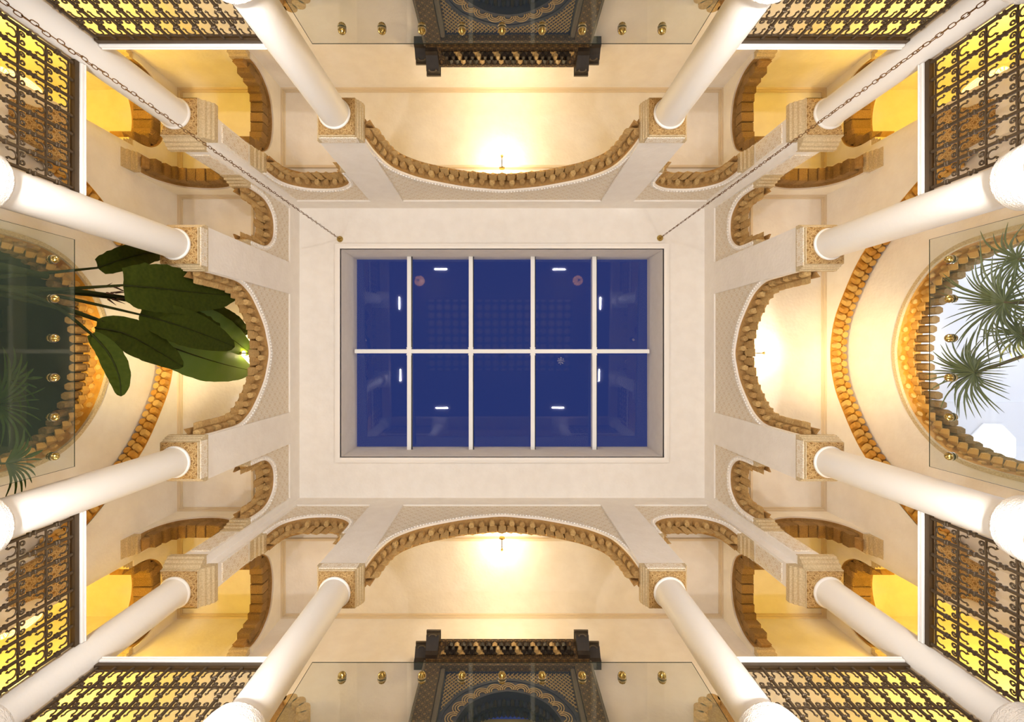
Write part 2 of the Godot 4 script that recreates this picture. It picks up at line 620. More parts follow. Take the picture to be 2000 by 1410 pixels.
func make_arch(label: String, group: String, side: int, c: PackedVector2Array, d0: float, d1: float, o := {}) -> Node3D:
	# c is the front edge of the opening (left to right) in the side's x, H; the arch lines the wall between depths d0 and d1
	var mid := (d0 + d1) / 2
	var cx := (c[0].x + c[-1].x) / 2
	var base := Vector2(cx, c[0].y)
	var t := thing("muqarnas_arch", label, "arch", SX(side, cx, c[0].y, mid), group)
	var cc := PackedVector2Array()
	for p in c:
		cc.append(p - base)
	var half := (d1 - d0) / 2
	var st := nst()
	ring_strip(st, cc, -0.012, 0.03, -half + 0.006, half - 0.006)
	part(t, "soffit", st.commit(), o.get("soffit", M.soffit))
	if o.get("beads", true):
		st = nst()
		ring_strip(st, cc, -0.015, 0.055, half - 0.03, half + 0.004)
		part(t, "edge_moulding", st.commit(), M.trim)
		st = nst()
		for e in resample(cc, 0.055):
			var p: Vector2 = e[0] + Vector2(-e[1].y, e[1].x) * 0.022
			bx(st, Vector3(p.x - 0.012, p.y - 0.014, half), Vector3(p.x + 0.012, p.y + 0.014, half + 0.018))
		var bd := part(t, "bead_row", st.commit(), M.trim)
		bd.set_meta("kind", "stuff")
	var drop: float = o.get("drop", 0.41)
	var pitch: float = o.get("pitch", 0.185)
	var w: float = o.get("w", 0.135)
	var dz: float = o.get("dz", 0.0)
	var kind: int = o.get("kind", 0)
	var dp: float = o.get("dp", 0.075)
	# the thin web from which the teeth stand out
	var fine := resample(cc, 0.08)
	st = nst()
	for i in fine.size() - 1:
		var q := []
		for z in [dz - 0.09, dz - 0.06 if kind == 0 else dz + dp * 0.3]:
			for e in [fine[i], fine[i + 1]]:
				var p: Vector2 = e[0]
				q.append([Vector3(p.x, p.y, z), Vector3(p.x, p.y, z) + web_drop(e[1], drop * (0.5 if kind == 0 else 0.7))])
		hexa(st, [q[0][1], q[1][1], q[3][1], q[2][1], q[0][0], q[1][0], q[3][0], q[2][0]])
	part(t, "web", st.commit(), o.get("soffit", M.soffit))
	var pts := resample(cc, pitch)
	var h2 := drop * 0.74
	for i in pts.size():
		var p: Vector2 = pts[i][0]
		var v := web_drop(pts[i][1], drop)
		var bottom := p.y + v.y
		if bottom < -0.02:
			continue
		part(t, "muqarnas_prism", tooth_mesh(w, dp, h2, kind), M["stone%d" % (i % 2)] if kind == 0 else M["brown%d" % (i % 2)], Transform3D(Basis(), Vector3(p.x + v.x, bottom + h2, dz + (-0.035 if kind == 0 else 0.0))))
	var up := resample(cc, pitch * 0.5)
	for i in up.size():
		if i % 2 == 0 or kind == 2:
			continue
		var p: Vector2 = up[i][0]
		var tg: Vector2 = up[i][1]
		var n := Vector2(tg.y, -tg.x)
		part(t, "muqarnas_niche", tooth_mesh(w * 0.72, dp + 0.03, drop * 0.26, 1), M["stone%d" % (2 - (i / 2) % 2)], Transform3D(Basis(), Vector3(p.x + n.x * 0.03, p.y + 0.01, dz + 0.025)))
	if o.has("corbel"):   # moulded blocks that carry the arch, below its springing
		var hh: float = o.corbel
		for s in [-1, 1]:
			var x: float = absf(c[-1].x - cx) * s
			st = nst()
			var wid: float = o.get("corbel_out", 0.08)
			for lv in [[-hh, 0.015, hh * 0.3], [-hh * 0.7, 0.35, hh * 0.22], [-hh * 0.48, 0.65, hh * 0.2], [-hh * 0.28, 1.0, hh * 0.28]]:
				var inner: float = x + s * wid * (1.0 - lv[1]) - s * 0.012
				bx(st, Vector3(minf(inner, x + s * (wid + 0.02)), lv[0], -half + 0.002), Vector3(maxf(inner, x + s * (wid + 0.02)), lv[0] + lv[2], half - 0.002))
			part(t, "corbel", st.commit(), M.impost)
	return t

func big_curve(side: int) -> PackedVector2Array:
	if side == TOP or side == BOTTOM:
		return mirrored([Vector2(0, 8.24), Vector2(0.36, 8.17), Vector2(0.72, 8.06), Vector2(1.29, 7.74), Vector2(1.60, 7.44), Vector2(1.76, 7.14), Vector2(1.845, 6.69), Vector2(1.87, 6.27)])
	return mirrored([Vector2(0, 8.03), Vector2(0.26, 7.96), Vector2(0.52, 7.835), Vector2(0.88, 7.52), Vector2(1.04, 7.28), Vector2(1.11, 7.05), Vector2(1.12, 6.7), Vector2(1.12, 6.27)])

func small_curve(cx: float, w: float) -> PackedVector2Array:
	return mirrored([Vector2(0, 8.2), Vector2(w * 0.45, 8.16), Vector2(w * 0.78, 8.02), Vector2(w * 0.95, 7.85), Vector2(w, 7.65), Vector2(w, 7.4)], cx)

func gallery_curve(cx: float, w: float) -> PackedVector2Array:
	return mirrored([Vector2(0, 8.07), Vector2(w * 0.4, 8.03), Vector2(w * 0.72, 7.92), Vector2(w * 0.93, 7.72), Vector2(w, 7.52), Vector2(w, 7.35)], cx)

func opening(c: PackedVector2Array, x0: float, x1: float, ystep: float, ybot: float) -> PackedVector2Array:
	var p := PackedVector2Array([Vector2(x0, ybot), Vector2(x0, ystep)])
	p.append_array(c)
	p.append_array(PackedVector2Array([Vector2(x1, ystep), Vector2(x1, ybot)]))
	return p

const SIDE_WORD := ["lower", "left", "upper", "right"]

func build_arcades() -> void:
	for side in 4:
		var long: bool = side == TOP or side == BOTTOM
		var d := 2.86 if long else 4.0
		var half := 4.5 if long else 2.86
		var pin := 1.87 if long else 1.12         # big arch half width
		var pout := 2.48 if long else 1.71        # other face of the pillar
		var rev := 3.87 if long else 2.74         # corner reveal
		var big := big_curve(side)
		var sc := (pout + rev) / 2
		var sw := (rev - pout) / 2 - 0.08
		var holes := [opening(big, -pin, pin, 6.27, 6.0)]
		var smalls := []
		for s in [-1, 1]:
			var c := small_curve(s * sc, sw)
			smalls.append(c)
			holes.append(opening(c, s * sc - sw - 0.08, s * sc + sw + 0.08, 7.4, 6.0))
		var body := [rect(-half, 6.24, half, HC)]
		for h in holes:
			body = cut(body, h)
		var st := nst()
		for p in body:
			extrude(st, p, -d - WT, -d - 0.045)
		# the plain frame that stands proud of the carved panels: pillars and top band
		var fr := [rect(-half, 6.24, half, HC)]
		var panels := [rect(-pin, 6.2, pin, 8.70), rect(-rev, 6.2, -pout, 8.70), rect(pout, 6.2, rev, 8.70)]
		for p in panels:
			fr = cut(fr, p)
		for p in fr:
			extrude(st, p, -d - 0.046, -d)
		var wall := struct("wall_arcade_" + SIDE_WORD[side], "white pillars and top band of the %s arcade wall" % SIDE_WORD[side], st.commit(), M.plaster, SX(side, 0, 0, 0))
		for p in panels:
			var q := [p]
			for h in holes:
				q = cut(q, h)
			st = nst()
			for e in q:
				extrude(st, e, -d - 0.05, -d - 0.03)
			part(wall, "carved_panel", st.commit(), M.carved)
		# carved linings of the corner reveals
		for s in [-1, 1]:
			st = nst()
			var x0: float = s * rev - s * 0.018
			bx(st, Vector3(minf(x0, s * rev + s * 0.01), 6.36, -d - WT + 0.03), Vector3(maxf(x0, s * rev + s * 0.01), 7.0, -d - 0.04))
			part(wall, "reveal_panel", st.commit(), M.carved)
		make_arch("widest arch of the %s arcade, between its two pillars, hung with brown muqarnas teeth" % SIDE_WORD[side], "main arcade arches", side, big, d + 0.03, d + WT, {})
		for k in 2:
			# at which end of the side the small arch stands, in words of the photo
			var where: String
			if side == BOTTOM:
				where = "left" if k == 0 else "right"
			elif side == TOP:
				where = "right" if k == 0 else "left"
			elif side == LEFT:
				where = "upper" if k == 0 else "lower"
			else:
				where = "lower" if k == 0 else "upper"
			make_arch("narrow muqarnas arch of the %s arcade next to the %s corner" % [SIDE_WORD[side], corner_word(SIDE_WORD[side], where)], "narrow arcade arches", side, smalls[k], d + 0.03, d + WT, {"corbel": 0.33, "pitch": 0.17, "w": 0.122})

func corner_word(a: String, b: String) -> String:
	return a + " " + b if a in ["upper", "lower"] else b + " " + a

func build_gallery_arches() -> void:
	for side in 4:
		var long: bool = side == TOP or side == BOTTOM
		for s in [-1, 1]:
			var where: String
			if side == BOTTOM:
				where = "left" if s < 0 else "right"
			elif side == TOP:
				where = "right" if s < 0 else "left"
			elif side == LEFT:
				where = "upper" if s < 0 else "lower"
			else:
				where = "lower" if s < 0 else "upper"
			var cw := corner_word(SIDE_WORD[side], where)
			# transverse arch across the gallery that runs along the neighbouring side
			var x0 := 4.36 if long else 3.22
			var x1 := 5.87 if long else 4.8
			var d0 := 2.86 if long else 4.0
			var d1 := 3.2 if long else 4.34
			var cx: float = s * (x0 + x1) / 2
			var w := (x1 - x0) / 2 - 0.1
			var c := gallery_curve(cx, w)
			var ps := [rect(cx - (x1 - x0) / 2, 7.0, cx + (x1 - x0) / 2, HG)]
			ps = cut(ps, opening(c, cx - w - 0.1 - 0.001, cx + w + 0.1 + 0.001, 7.35, 6.5))
			var st := nst()
			for p in ps:
				extrude(st, p, -d1, -d0)
			var neighbour: String = where + " gallery"
			struct("wall_cross", "plain wall over the cross arch of the %s gallery at the %s corner" % [where, cw], st.commit(), M.plaster, SX(side, 0, 0, 0))
			make_arch("gold-brown cross arch spanning the %s at the %s corner" % [neighbour, cw], "cross arches of the galleries", side, c, d0 + 0.02, d1 - 0.02, {"corbel": 0.26, "corbel_out": 0.1, "beads": false, "drop": 0.26, "pitch": 0.19, "w": 0.155, "dp": 0.22, "kind": 2})
	# outer arches that open from the corner bays into the lamp-lit passages
	for side in [LEFT, RIGHT]:
		for s in [-1, 1]:
			var where := "upper" if (side == LEFT) == (s < 0) else "lower"
			var c := gallery_curve(s * 4.05, 0.65)
			make_arch("orange-lit outer arch leading to the yellow passage at the %s %s corner" % [where, SIDE_WORD[side]], "outer corner arches", side, c, 5.89, 6.48, {"beads": false, "corbel": 0.26, "corbel_out": 0.1, "drop": 0.26, "pitch": 0.19, "w": 0.155, "dp": 0.34, "dz": 0.08, "kind": 2})

# ------------------------------------------------------------------ columns
func build_columns() -> void:
	var spots := []
	for s in [-1, 1]:
		for t in [-1, 1]:
			var cw := ("upper" if t < 0 else "lower") + " " + ("left" if s < 0 else "right")
			spots.append([s * 4.25, t * 3.11, "corner", "white round column carrying the %s corner of the arcade" % cw, s, t])
			spots.append([s * 4.25, t * 1.415, "x", "white round column of the %s arcade, the %s of its two inner ones" % ["left" if s < 0 else "right", "upper" if t < 0 else "lower"], s, t])
			spots.append([s * 2.175, t * 3.11, "z", "white round column of the %s arcade, to the %s of the door" % ["upper" if t < 0 else "lower", "left" if s < 0 else "right"], s, t])
	var st := nst()
	var prof := []
	for k in 9:
		var f := k / 8.0
		prof.append(Vector2(lerpf(0.178, 0.187, f) - 0.0 * f, lerpf(0.50, 2.67, f)))
	lathe(st, prof, 40)
	var shaft := st.commit()
	st = nst()
	bx(st, Vector3(-0.29, 0.0, -0.29), Vector3(0.29, 0.12, 0.29))
	lathe(st, [Vector2(0.0, 0.12), Vector2(0.28, 0.12), Vector2(0.29, 0.16), Vector2(0.28, 0.20), Vector2(0.25, 0.22), Vector2(0.245, 0.26), Vector2(0.27, 0.30), Vector2(0.275, 0.34), Vector2(0.265, 0.42), Vector2(0.25, 0.48), Vector2(0.225, 0.515), Vector2(0.185, 0.525), Vector2(0.17, 0.525)], 36)
	var basem := st.commit()
	st = nst()
	lathe(st, [Vector2(0.18, 2.655), Vector2(0.205, 2.662), Vector2(0.21, 2.675), Vector2(0.205, 2.688), Vector2(0.18, 2.69)], 36)
	var neck := st.commit()
	# bell: from a circle to a square
	st = nst()
	var rings := []
	for lv in [[2.68, 0.192, 0.0], [2.70, 0.200, 0.1], [2.73, 0.222, 0.75], [2.755, 0.238, 1.0], [2.775, 0.238, 1.0]]:
		var ring := []
		for i in 32:
			var f := TAU * i / 32.0
			var sq := 1.0 / maxf(absf(sin(f)), absf(cos(f)))
			var r: float = lv[1] * lerpf(1.0, sq, lv[2])
			ring.append(Vector3(sin(f) * r, lv[0], cos(f) * r))
		rings.append(ring)
	loft(st, rings, false)
	var bell := st.commit()
	for sp in spots:
		var t := thing("column", sp[3], "column", Transform3D(Basis(), P(sp[0], sp[1], HF)), "white columns of the upper arcade")
		part(t, "base", basem, M.base)
		part(t, "shaft", shaft, M.column)
		part(t, "neck_ring", neck, M.column)
		part(t, "bell", bell, M.capital)
		# fluted impost that widens towards the arches
		st = nst()
		var lv := [[2.765, 0.0], [2.79, 0.12], [2.815, 0.2], [2.82, 0.45], [2.85, 0.5], [2.855, 0.75], [2.89, 0.8], [2.895, 1.0], [2.97, 1.0]]
		if sp[2] == "corner":
			var ix: float = -sp[4]   # towards the courtyard in x
			var iz: float = sp[5]    # and in z
			var ra := []
			var rb := []
			for e in lv:
				var far: float = lerpf(0.235, 0.385, e[1])
				ra.append(rect_ring(-0.25 if ix > 0 else -far, far if ix > 0 else 0.25, -0.25, 0.25, e[0]))
				far = lerpf(0.235, 0.375, e[1])
				rb.append(rect_ring(-0.25, 0.25, -0.25 if iz > 0 else -far, far if iz > 0 else 0.25, e[0]))
			loft(st, ra)
			var im1 := st.commit()
			st = nst()
			loft(st, rb)
			part(t, "impost", im1, M.impost)
			part(t, "impost", st.commit(), M.impost)
		else:
			var ra := []
			for e in lv:
				var a: float = lerpf(0.236, 0.31, e[1])
				var b := 0.253
				ra.append(rect_ring(-a, a, -b, b, e[0]) if sp[2] == "z" else rect_ring(-b, b, -a, a, e[0]))
			loft(st, ra)
			part(t, "impost", st.commit(), M.impost)
			st = nst()
			# carved band on the courtyard face
			var y0 := 2.80
			var y1 := 2.93
			if sp[2] == "z":
				var z: float = sp[5] * 0.253
				bx(st, Vector3(-0.25, y0, minf(z, z + sp[5] * 0.015)), Vector3(0.25, y1, maxf(z, z + sp[5] * 0.015)))
			else:
				var x: float = -sp[4] * 0.253
				bx(st, Vector3(minf(x, x - sp[4] * 0.015), y0, -0.25), Vector3(maxf(x, x - sp[4] * 0.015), y1, 0.25))
			part(t, "carved_band", st.commit(), M.carved)

# ------------------------------------------------------------------ carved doors at top and bottom
func build_doors() -> void:
	for side in [TOP, BOTTOM]:
		var cx := 0.085 if side == BOTTOM else -0.085
		var word := "top" if side == TOP else "bottom"
		var t := thing("carved_door", "dark carved wooden doorway with gold lattice at the %s of the photo" % word, "doorway", SX(side, cx, HF, 4.8), "carved doorways")
		var b := -HF   # local y is H - HF
		# local z: 4.8 - d
		var st := nst()
		for s in [-1, 1]:
			bx(st, Vector3(minf(s * 1.0, s * 1.25), 0, 0), Vector3(maxf(s * 1.0, s * 1.25), 6.97 + b, 0.15))
			part(t, "carved_post", st.commit(), M.wood_carved)
			st = nst()
			cbx(st, Vector3(minf(s * 0.93, s * 1.0), 0, 0.02), Vector3(maxf(s * 0.93, s * 1.0), 6.85 + b, 0.12), 0.012)
			cbx(st, Vector3(minf(s * 1.235, s * 1.265), 0, 0.0), Vector3(maxf(s * 1.235, s * 1.265), 6.97 + b, 0.165), 0.01)
			part(t, "moulding", st.commit(), M.wood_mid)
			st = nst()
		bx(st, Vector3(-1.0, 6.86 + b, 0.0), Vector3(1.0, 6.97 + b, 0.15))
		part(t, "carved_lintel", st.commit(), M.wood_carved)
		st = nst()
		bx(st, Vector3(-0.98, 6.835 + b, 0.0), Vector3(0.98, 6.86 + b, 0.06))
		part(t, "inner_frame", st.commit(), M.navy)
		# the arched board with its gold lattice
		var outer := mirrored([Vector2(0, 6.72), Vector2(0.2, 6.69), Vector2(0.42, 6.61), Vector2(0.68, 6.45), Vector2(0.84, 6.22), Vector2(0.92, 5.98), Vector2(0.92, 5.4)])
		var inner := mirrored([Vector2(0, 6.49), Vector2(0.2, 6.46), Vector2(0.38, 6.38), Vector2(0.56, 6.22), Vector2(0.67, 6.02), Vector2(0.72, 5.8), Vector2(0.72, 5.4)])
		var sp := PackedVector2Array()
		for p in [rect(-0.95, 5.4 + b, 0.95, 6.86 + b)]:
			var hole := PackedVector2Array()
			for q in inner:
				hole.append(q + Vector2(0, b))
			hole.append(Vector2(0.72, 5.2 + b))
			hole.append(Vector2(-0.72, 5.2 + b))
			st = nst()
			for e in Geometry2D.clip_polygons(p, hole):
				extrude(st, e, 0.0, 0.04)
			part(t, "arched_board", st.commit(), M.navy)
		var ob := PackedVector2Array()
		for q in outer:
			ob.append(q + Vector2(0, b))
		st = nst()
		ring_strip(st, ob, -0.045, 0.0, 0.03, 0.055)
		part(t, "arch_moulding", st.commit(), M.navy)
		# diamond lattice in the spandrels
		st = nst()
		var pitch := 0.072
		var nseg := 40
		for dirn in [-1.0, 1.0]:
			var k := -60
			while k < 60:
				var prev_in := false
				var start := Vector2.ZERO
				for i in range(0, nseg * 3):
					var x := -0.92 + 1.84 * i / (nseg * 3 - 1)
					var y: float = 6.3 + k * pitch + dirn * x * 1.15
					var inside := y < 6.83 and y > 5.45 and absf(x) < 0.915 and y > curve_y(outer, x) + 0.012
					if inside and not prev_in:
						start = Vector2(x, y)
					if prev_in and (not inside or i == nseg * 3 - 1):
						var e := Vector2(x, y)
						if e.distance_to(start) > 0.03:
							lattice_bar(st, start + Vector2(0, b), e + Vector2(0, b), 0.009, 0.04, 0.052)
					prev_in = inside
				k += 1
		var lat := part(t, "diamond_lattice", st.commit(), M.wood_gold)
		lat.set_meta("kind", "stuff")
		# gold scallops along the arch
		var mid := PackedVector2Array()
		for i in inner.size():
			mid.append((inner[i] * 0.62 + outer[i] * 0.38) + Vector2(0, b))
		st = nst()
		ring_strip(st, mid, -0.10, 0.085, 0.03, 0.045)
		part(t, "scallop_ground", st.commit(), M.navy)
		for e in resample(mid, 0.2):
			st = nst()
			var tg: Vector2 = e[1]
			var nn := Vector2(-tg.y, tg.x)
			for r in [0.05, 0.08, 0.11]:
				var arc := []
				for i in 11:
					var f := PI * i / 10.0
					var q: Vector2 = e[0] - nn * 0.075 + tg * cos(f) * r * 1.05 + nn * sin(f) * r * 1.2
					arc.append(Vector3(q.x, q.y, 0.048 + 0.004 * (0.11 - r) / 0.06))
				tube(st, arc, 0.0085, 4)
			part(t, "scallop", st.commit(), M.wood_gold)
		# dark fluted reveal behind the arch
		var ib := PackedVector2Array()
		for q in inner:
			ib.append(q + Vector2(0, b))
		st = nst()
		ring_strip(st, ib, 0.0, 0.05, -0.30, 0.0)
		part(t, "reveal", st.commit(), M.navy)
		var i2 := 0
		for e in resample(ib, 0.062):
			var p: Vector2 = e[0]
			for row in 2:
				var drop: float = [0.05, 0.10][row]
				part(t, "reveal_flute", tooth_mesh(0.05, 0.10, 0.10, 0), M.navy if (i2 + row) % 2 == 0 else M.wood_dark, Transform3D(Basis(), Vector3(p.x - signf(p.x) * 0.02 * absf(e[1].y), p.y - 0.02 - drop * 0.5 * (1 - absf(e[1].y)), -0.08 - row * 0.13)))
			i2 += 1
		# the pale inner ceiling and the dark back of the recess
		st = nst()
		bx(st, Vector3(-0.95, 6.36 + b, -0.75), Vector3(0.95, 6.42 + b, -0.30))
		part(t, "recess_ceiling", st.commit(), M.niche_wood)
		st = nst()
		bx(st, Vector3(-0.97, 0.0, -0.8), Vector3(0.97, 6.46 + b, -0.75))
		for s in [-1, 1]:
			bx(st, Vector3(minf(s * 0.9, s * 0.97), 0, -0.75), Vector3(maxf(s * 0.9, s * 0.97), 6.42 + b, -0.30))
		part(t, "recess_back", st.commit(), M.niche_wood)
		# cornice with hanging teeth
		st = nst()
		var r0 := []
		for lv in [[6.97, 1.24, 0.165], [7.0, 1.24, 0.18], [7.02, 1.22, 0.17], [7.19, 1.22, 0.27], [7.2, 1.24, 0.30], [7.24, 1.24, 0.31]]:
			r0.append(rect_ring(-lv[1], lv[1], 0.0, lv[2], lv[0] + b))
		loft(st, r0)
		part(t, "cornice", st.commit(), M.wood_carved)
		for row in 3:
			var nrow: int = 21 - row
			for i in nrow:
				var x := (i - (nrow - 1) / 2.0) * 0.098
				part(t, "cornice_tooth", tooth_mesh(0.075, 0.09, [0.075, 0.09, 0.08][row], row % 2), M.wood_dark if (i + row) % 3 else M.wood_gold, Transform3D(Basis(), Vector3(x, 7.075 + row * 0.05 + b, 0.20 + row * 0.032)))
		for s in [-1, 1]:
			for kind in 2:
				var x0: float = [1.06, 1.22][kind] * s
				var x1: float = [1.26, 1.43][kind] * s
				var zf: float = [0.42, 0.24][kind]
				st = nst()
				var lo := minf(x0, x1)
				var hi := maxf(x0, x1)
				var rr := []
				for lv in [[6.98, 0.55], [7.04, 0.6], [7.1, 0.8], [7.14, 0.95], [7.15, 1.0], [7.25, 1.0]]:
					rr.append(rect_ring(lo + 0.02 * (1 - lv[1]), hi - 0.02 * (1 - lv[1]), 0.0, zf * lv[1], lv[0] + b))
				loft(st, rr)
				var br := part(t, "bracket", st.commit(), M.wood_dark)
				st = nst()
				bx(st, Vector3(lo - 0.012, 7.25 + b, 0.0), Vector3(hi + 0.012, 7.28 + b, zf + 0.015))
				var arc := []
				for i in 9:
					var f := PI * i / 8.0
					arc.append(Vector3((lo + hi) / 2 + cos(f) * 0.055, 7.12 + b + sin(f) * 0.05, zf * 0.97 + 0.012))
				tube(st, arc, 0.012, 5)
				part(br, "cap", st.commit(), M.wood_mid)
		# scalloped stucco hood of the window niche either side of the door
		for s in [-1, 1]:
			var left: bool = (side == BOTTOM) == (s < 0)
			var n := thing("scalloped_hood", "brown scalloped hood by the glass to the %s of the %s door" % ["left" if left else "right", word], "arch", SX(side, s * 2.93, 5.85, 4.8), "scalloped hoods")
			st = nst()
			var rad := 0.36
			var pl := PackedVector2Array()
			for i in 33:
				var f := PI * i / 32.0
				pl.append(Vector2(cos(f), sin(f)) * rad)
			pl.append(Vector2(-rad, -0.5))
			pl.append(Vector2(rad, -0.5))
			extrude(st, pl, 0.0, 0.09)
			part(n, "hood_ground", st.commit(), M.stone2)
			for i in 8:
				var f := PI * (i + 0.5) / 8.0
				st = nst()
				var c := Vector2(cos(f), sin(f)) * (rad + 0.02)
				var lob := PackedVector2Array()
				for k in 14:
					var g := TAU * k / 14.0
					lob.append(c + Vector2(cos(g), sin(g)) * 0.088)
				extrude(st, lob, 0.0, 0.14)
				part(n, "lobe", st.commit(), M["stone%d" % (i % 2)])

func curve_y(c: PackedVector2Array, x: float) -> float:
	for i in c.size() - 1:
		if c[i].x <= x and x <= c[i + 1].x and c[i + 1].x > c[i].x:
			return lerpf(c[i].y, c[i + 1].y, (x - c[i].x) / (c[i + 1].x - c[i].x))
	return 0.0

func lattice_bar(st: SurfaceTool, a: Vector2, e: Vector2, w: float, z0: float, z1: float) -> void:
	var n := (e - a).normalized().orthogonal() * w / 2
	hexa(st, [Vector3(a.x + n.x, a.y + n.y, z0), Vector3(e.x + n.x, e.y + n.y, z0), Vector3(e.x - n.x, e.y - n.y, z0), Vector3(a.x - n.x, a.y - n.y, z0),
		Vector3(a.x + n.x * 0.6, a.y + n.y * 0.6, z1), Vector3(e.x + n.x * 0.6, e.y + n.y * 0.6, z1), Vector3(e.x - n.x * 0.6, e.y - n.y * 0.6, z1), Vector3(a.x - n.x * 0.6, a.y - n.y * 0.6, z1)])

# ------------------------------------------------------------------ left and right gallery walls: blind arch, niche arch and room
func build_niches() -> void:
	var blind := mirrored([Vector2(0, 8.24), Vector2(0.42, 8.19), Vector2(0.85, 8.02), Vector2(1.56, 7.56), Vector2(2.12, 6.93), Vector2(2.48, 6.42), Vector2(2.56, 6.1)])
	var door := mirrored([Vector2(0, 7.16), Vector2(0.45, 7.08), Vector2(0.88, 6.88), Vector2(1.22, 6.56), Vector2(1.40, 6.2), Vector2(1.46, 5.8), Vector2(1.47, 5.3)])
	for side in [LEFT, RIGHT]:
		var w: String = SIDE_WORD[side]
		var outer := []
		for s in [-1, 1]:
			outer.append(opening(gallery_curve(s * 4.05, 0.65), s * 4.05 - 0.75, s * 4.05 + 0.75, 7.35, HF - 1.0))
		var front := [rect(-4.8, HF - 0.15, 4.8, HG)]
		var back := [rect(-4.8, HF - 0.15, 4.8, HG)]
		for h in outer:
			front = cut(front, h)
			back = cut(back, h)
		front = cut(front, opening(blind, -2.56, 2.56, 6.1, -2.0))
		back = cut(back, opening(door, -1.47, 1.47, 5.3, HF - 1.0))
		var st := nst()
		for p in front:
			extrude(st, p, -6.1, -5.87)
		for p in back:
			extrude(st, p, -6.5, -6.1)
		struct("wall_" + w, "cream gallery wall at the %s of the photo with its great blind arch" % w, st.commit(), M.plaster, SX(side, 0, 0, 0))
		# blind arch: two rows of gilt blocks under its edge
		var t := thing("blind_arch", "tall pointed arch of two gilt rows of beaded blocks on the %s gallery wall" % w, "arch", SX(side, 0, 6.1, 5.98), "blind arches")
		var cc := PackedVector2Array()
		for p in blind:
			cc.append(p - Vector2(0, 6.1))
		st = nst()
		ring_strip(st, cc, -0.008, 0.01, -0.11, 0.11)
		part(t, "soffit", st.commit(), M.gilt)
		for row in 2:
			var pts := resample(cc, 0.135)
			for i in pts.size():
				var p: Vector2 = pts[i][0]
				if row == 1 and i + 1 < pts.size():
					p = (p + pts[i + 1][0]) / 2
				var tg: Vector2 = pts[i][1]
				var bs := Basis(Vector3(tg.x, tg.y, 0), Vector3(-tg.y, tg.x, 0), Vector3(0, 0, 1))
				part(t, "bead_block", tooth_mesh(0.112, 0.10, 0.12, 1), M.gilt_block if (i + row) % 2 else M.gilt, Transform3D(bs, Vector3(p.x, p.y, 0.052 - row * 0.10)))
		for s in [-1, 1]:
			st = nst()
			var rr := []
			for lv in [[-0.62, 0.20, 0.06], [-0.5, 0.22, 0.07], [-0.30, 0.24, 0.09], [-0.28, 0.28, 0.14], [-0.16, 0.30, 0.16], [-0.12, 0.32, 0.18], [-0.02, 0.32, 0.18]]:
				rr.append(rect_ring(s * 2.82 - lv[1], s * 2.82 + lv[1], -0.05, 0.11 + lv[2], lv[0]))
			loft(st, rr)
			part(t, "springer_block", st.commit(), M.capital)
		# niche arch with deep gilt soffit
		var a := thing("muqarnas_arch", "low round arch with gilt soffit and stucco teeth opening in the %s wall" % w, "arch", SX(side, 0, 5.3, 6.3), "niche arches")
		cc = PackedVector2Array()
		for p in door:
			cc.append(p - Vector2(0, 5.3))
		st = nst()
		ring_strip(st, cc, -0.01, 0.01, -0.195, 0.195)
		part(a, "soffit", st.commit(), M.gilt)
		st = nst()
		ring_strip(st, cc, -0.012, 0.045, 0.17, 0.212)
		part(a, "rim", st.commit(), M.impost)
		for row in 3:
			var pts := resample(cc, [0.15, 0.15, 0.075][row])
			for i in pts.size():
				var p: Vector2 = pts[i][0]
				if row == 1 and i + 1 < pts.size():
					p = (p + pts[i + 1][0]) / 2
				var tg: Vector2 = pts[i][1]
				var steep := absf(tg.y)
				if row == 2:
					if i % 2 == 1:
						part(a, "leaf_boss", tooth_mesh(0.085, 0.075, 0.04, 1), M.gilt_block, Transform3D(Basis(Vector3(tg.x, tg.y, 0), Vector3(-tg.y, tg.x, 0), Vector3(0, 0, 1)), Vector3(p.x, p.y + 0.005, 0.035 + 0.035 * ((i / 2) % 3))))
					continue
				var n := Vector2(tg.y, -tg.x)
				var h: float = [0.12, 0.20][row]
				part(a, "muqarnas_prism", tooth_mesh([0.13, 0.12][row], 0.13, h, row), [M.gilt_block, M.niche_stone][row], Transform3D(Basis(), Vector3(p.x + n.x * 0.06, p.y + 0.01 - 0.05 * row * (1 - steep), -0.03 - row * 0.10)))
		# the room behind
		st = nst()
		for r in [[-2.3, -2.2], [2.2, 2.3]]:
			bx(st, Vector3(r[0], HF, -9.1), Vector3(r[1], 7.6, -6.5))
		bx(st, Vector3(-2.2, HF, -9.1), Vector3(2.2, 7.6, -9.0))
		var rm: Material = M.unlit_wall if side == LEFT else M.pale_wall
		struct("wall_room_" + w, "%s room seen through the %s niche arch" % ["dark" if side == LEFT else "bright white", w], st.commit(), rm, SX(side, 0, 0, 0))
		st = nst()
		bx(st, Vector3(-2.2, 7.45, -9.0), Vector3(2.2, 7.6, -6.5))
		if side == RIGHT:
			bx(st, Vector3(-2.2, 7.38, -9.0), Vector3(-0.78, 7.45, -6.5))
		struct("ceiling", "%s ceiling of the room behind the %s niche arch" % ["dark unlit" if side == LEFT else "white", w], st.commit(), rm, SX(side, 0, 0, 0))
		if side == LEFT:
			var h := thing("ceiling_hatch", "dark square recess in the unlit ceiling behind the left glass", "hatch", SX(side, 0, 0, 0))
			st = nst()
			bx(st, Vector3(-0.76, 7.40, -8.35), Vector3(-0.34, 7.45, -7.95))
			part(h, "frame", st.commit(), M.unlit_wall)
			st = nst()
			bx(st, Vector3(-0.70, 7.385, -8.28), Vector3(-0.40, 7.40, -8.02))
			part(h, "panel", st.commit(), M.black)

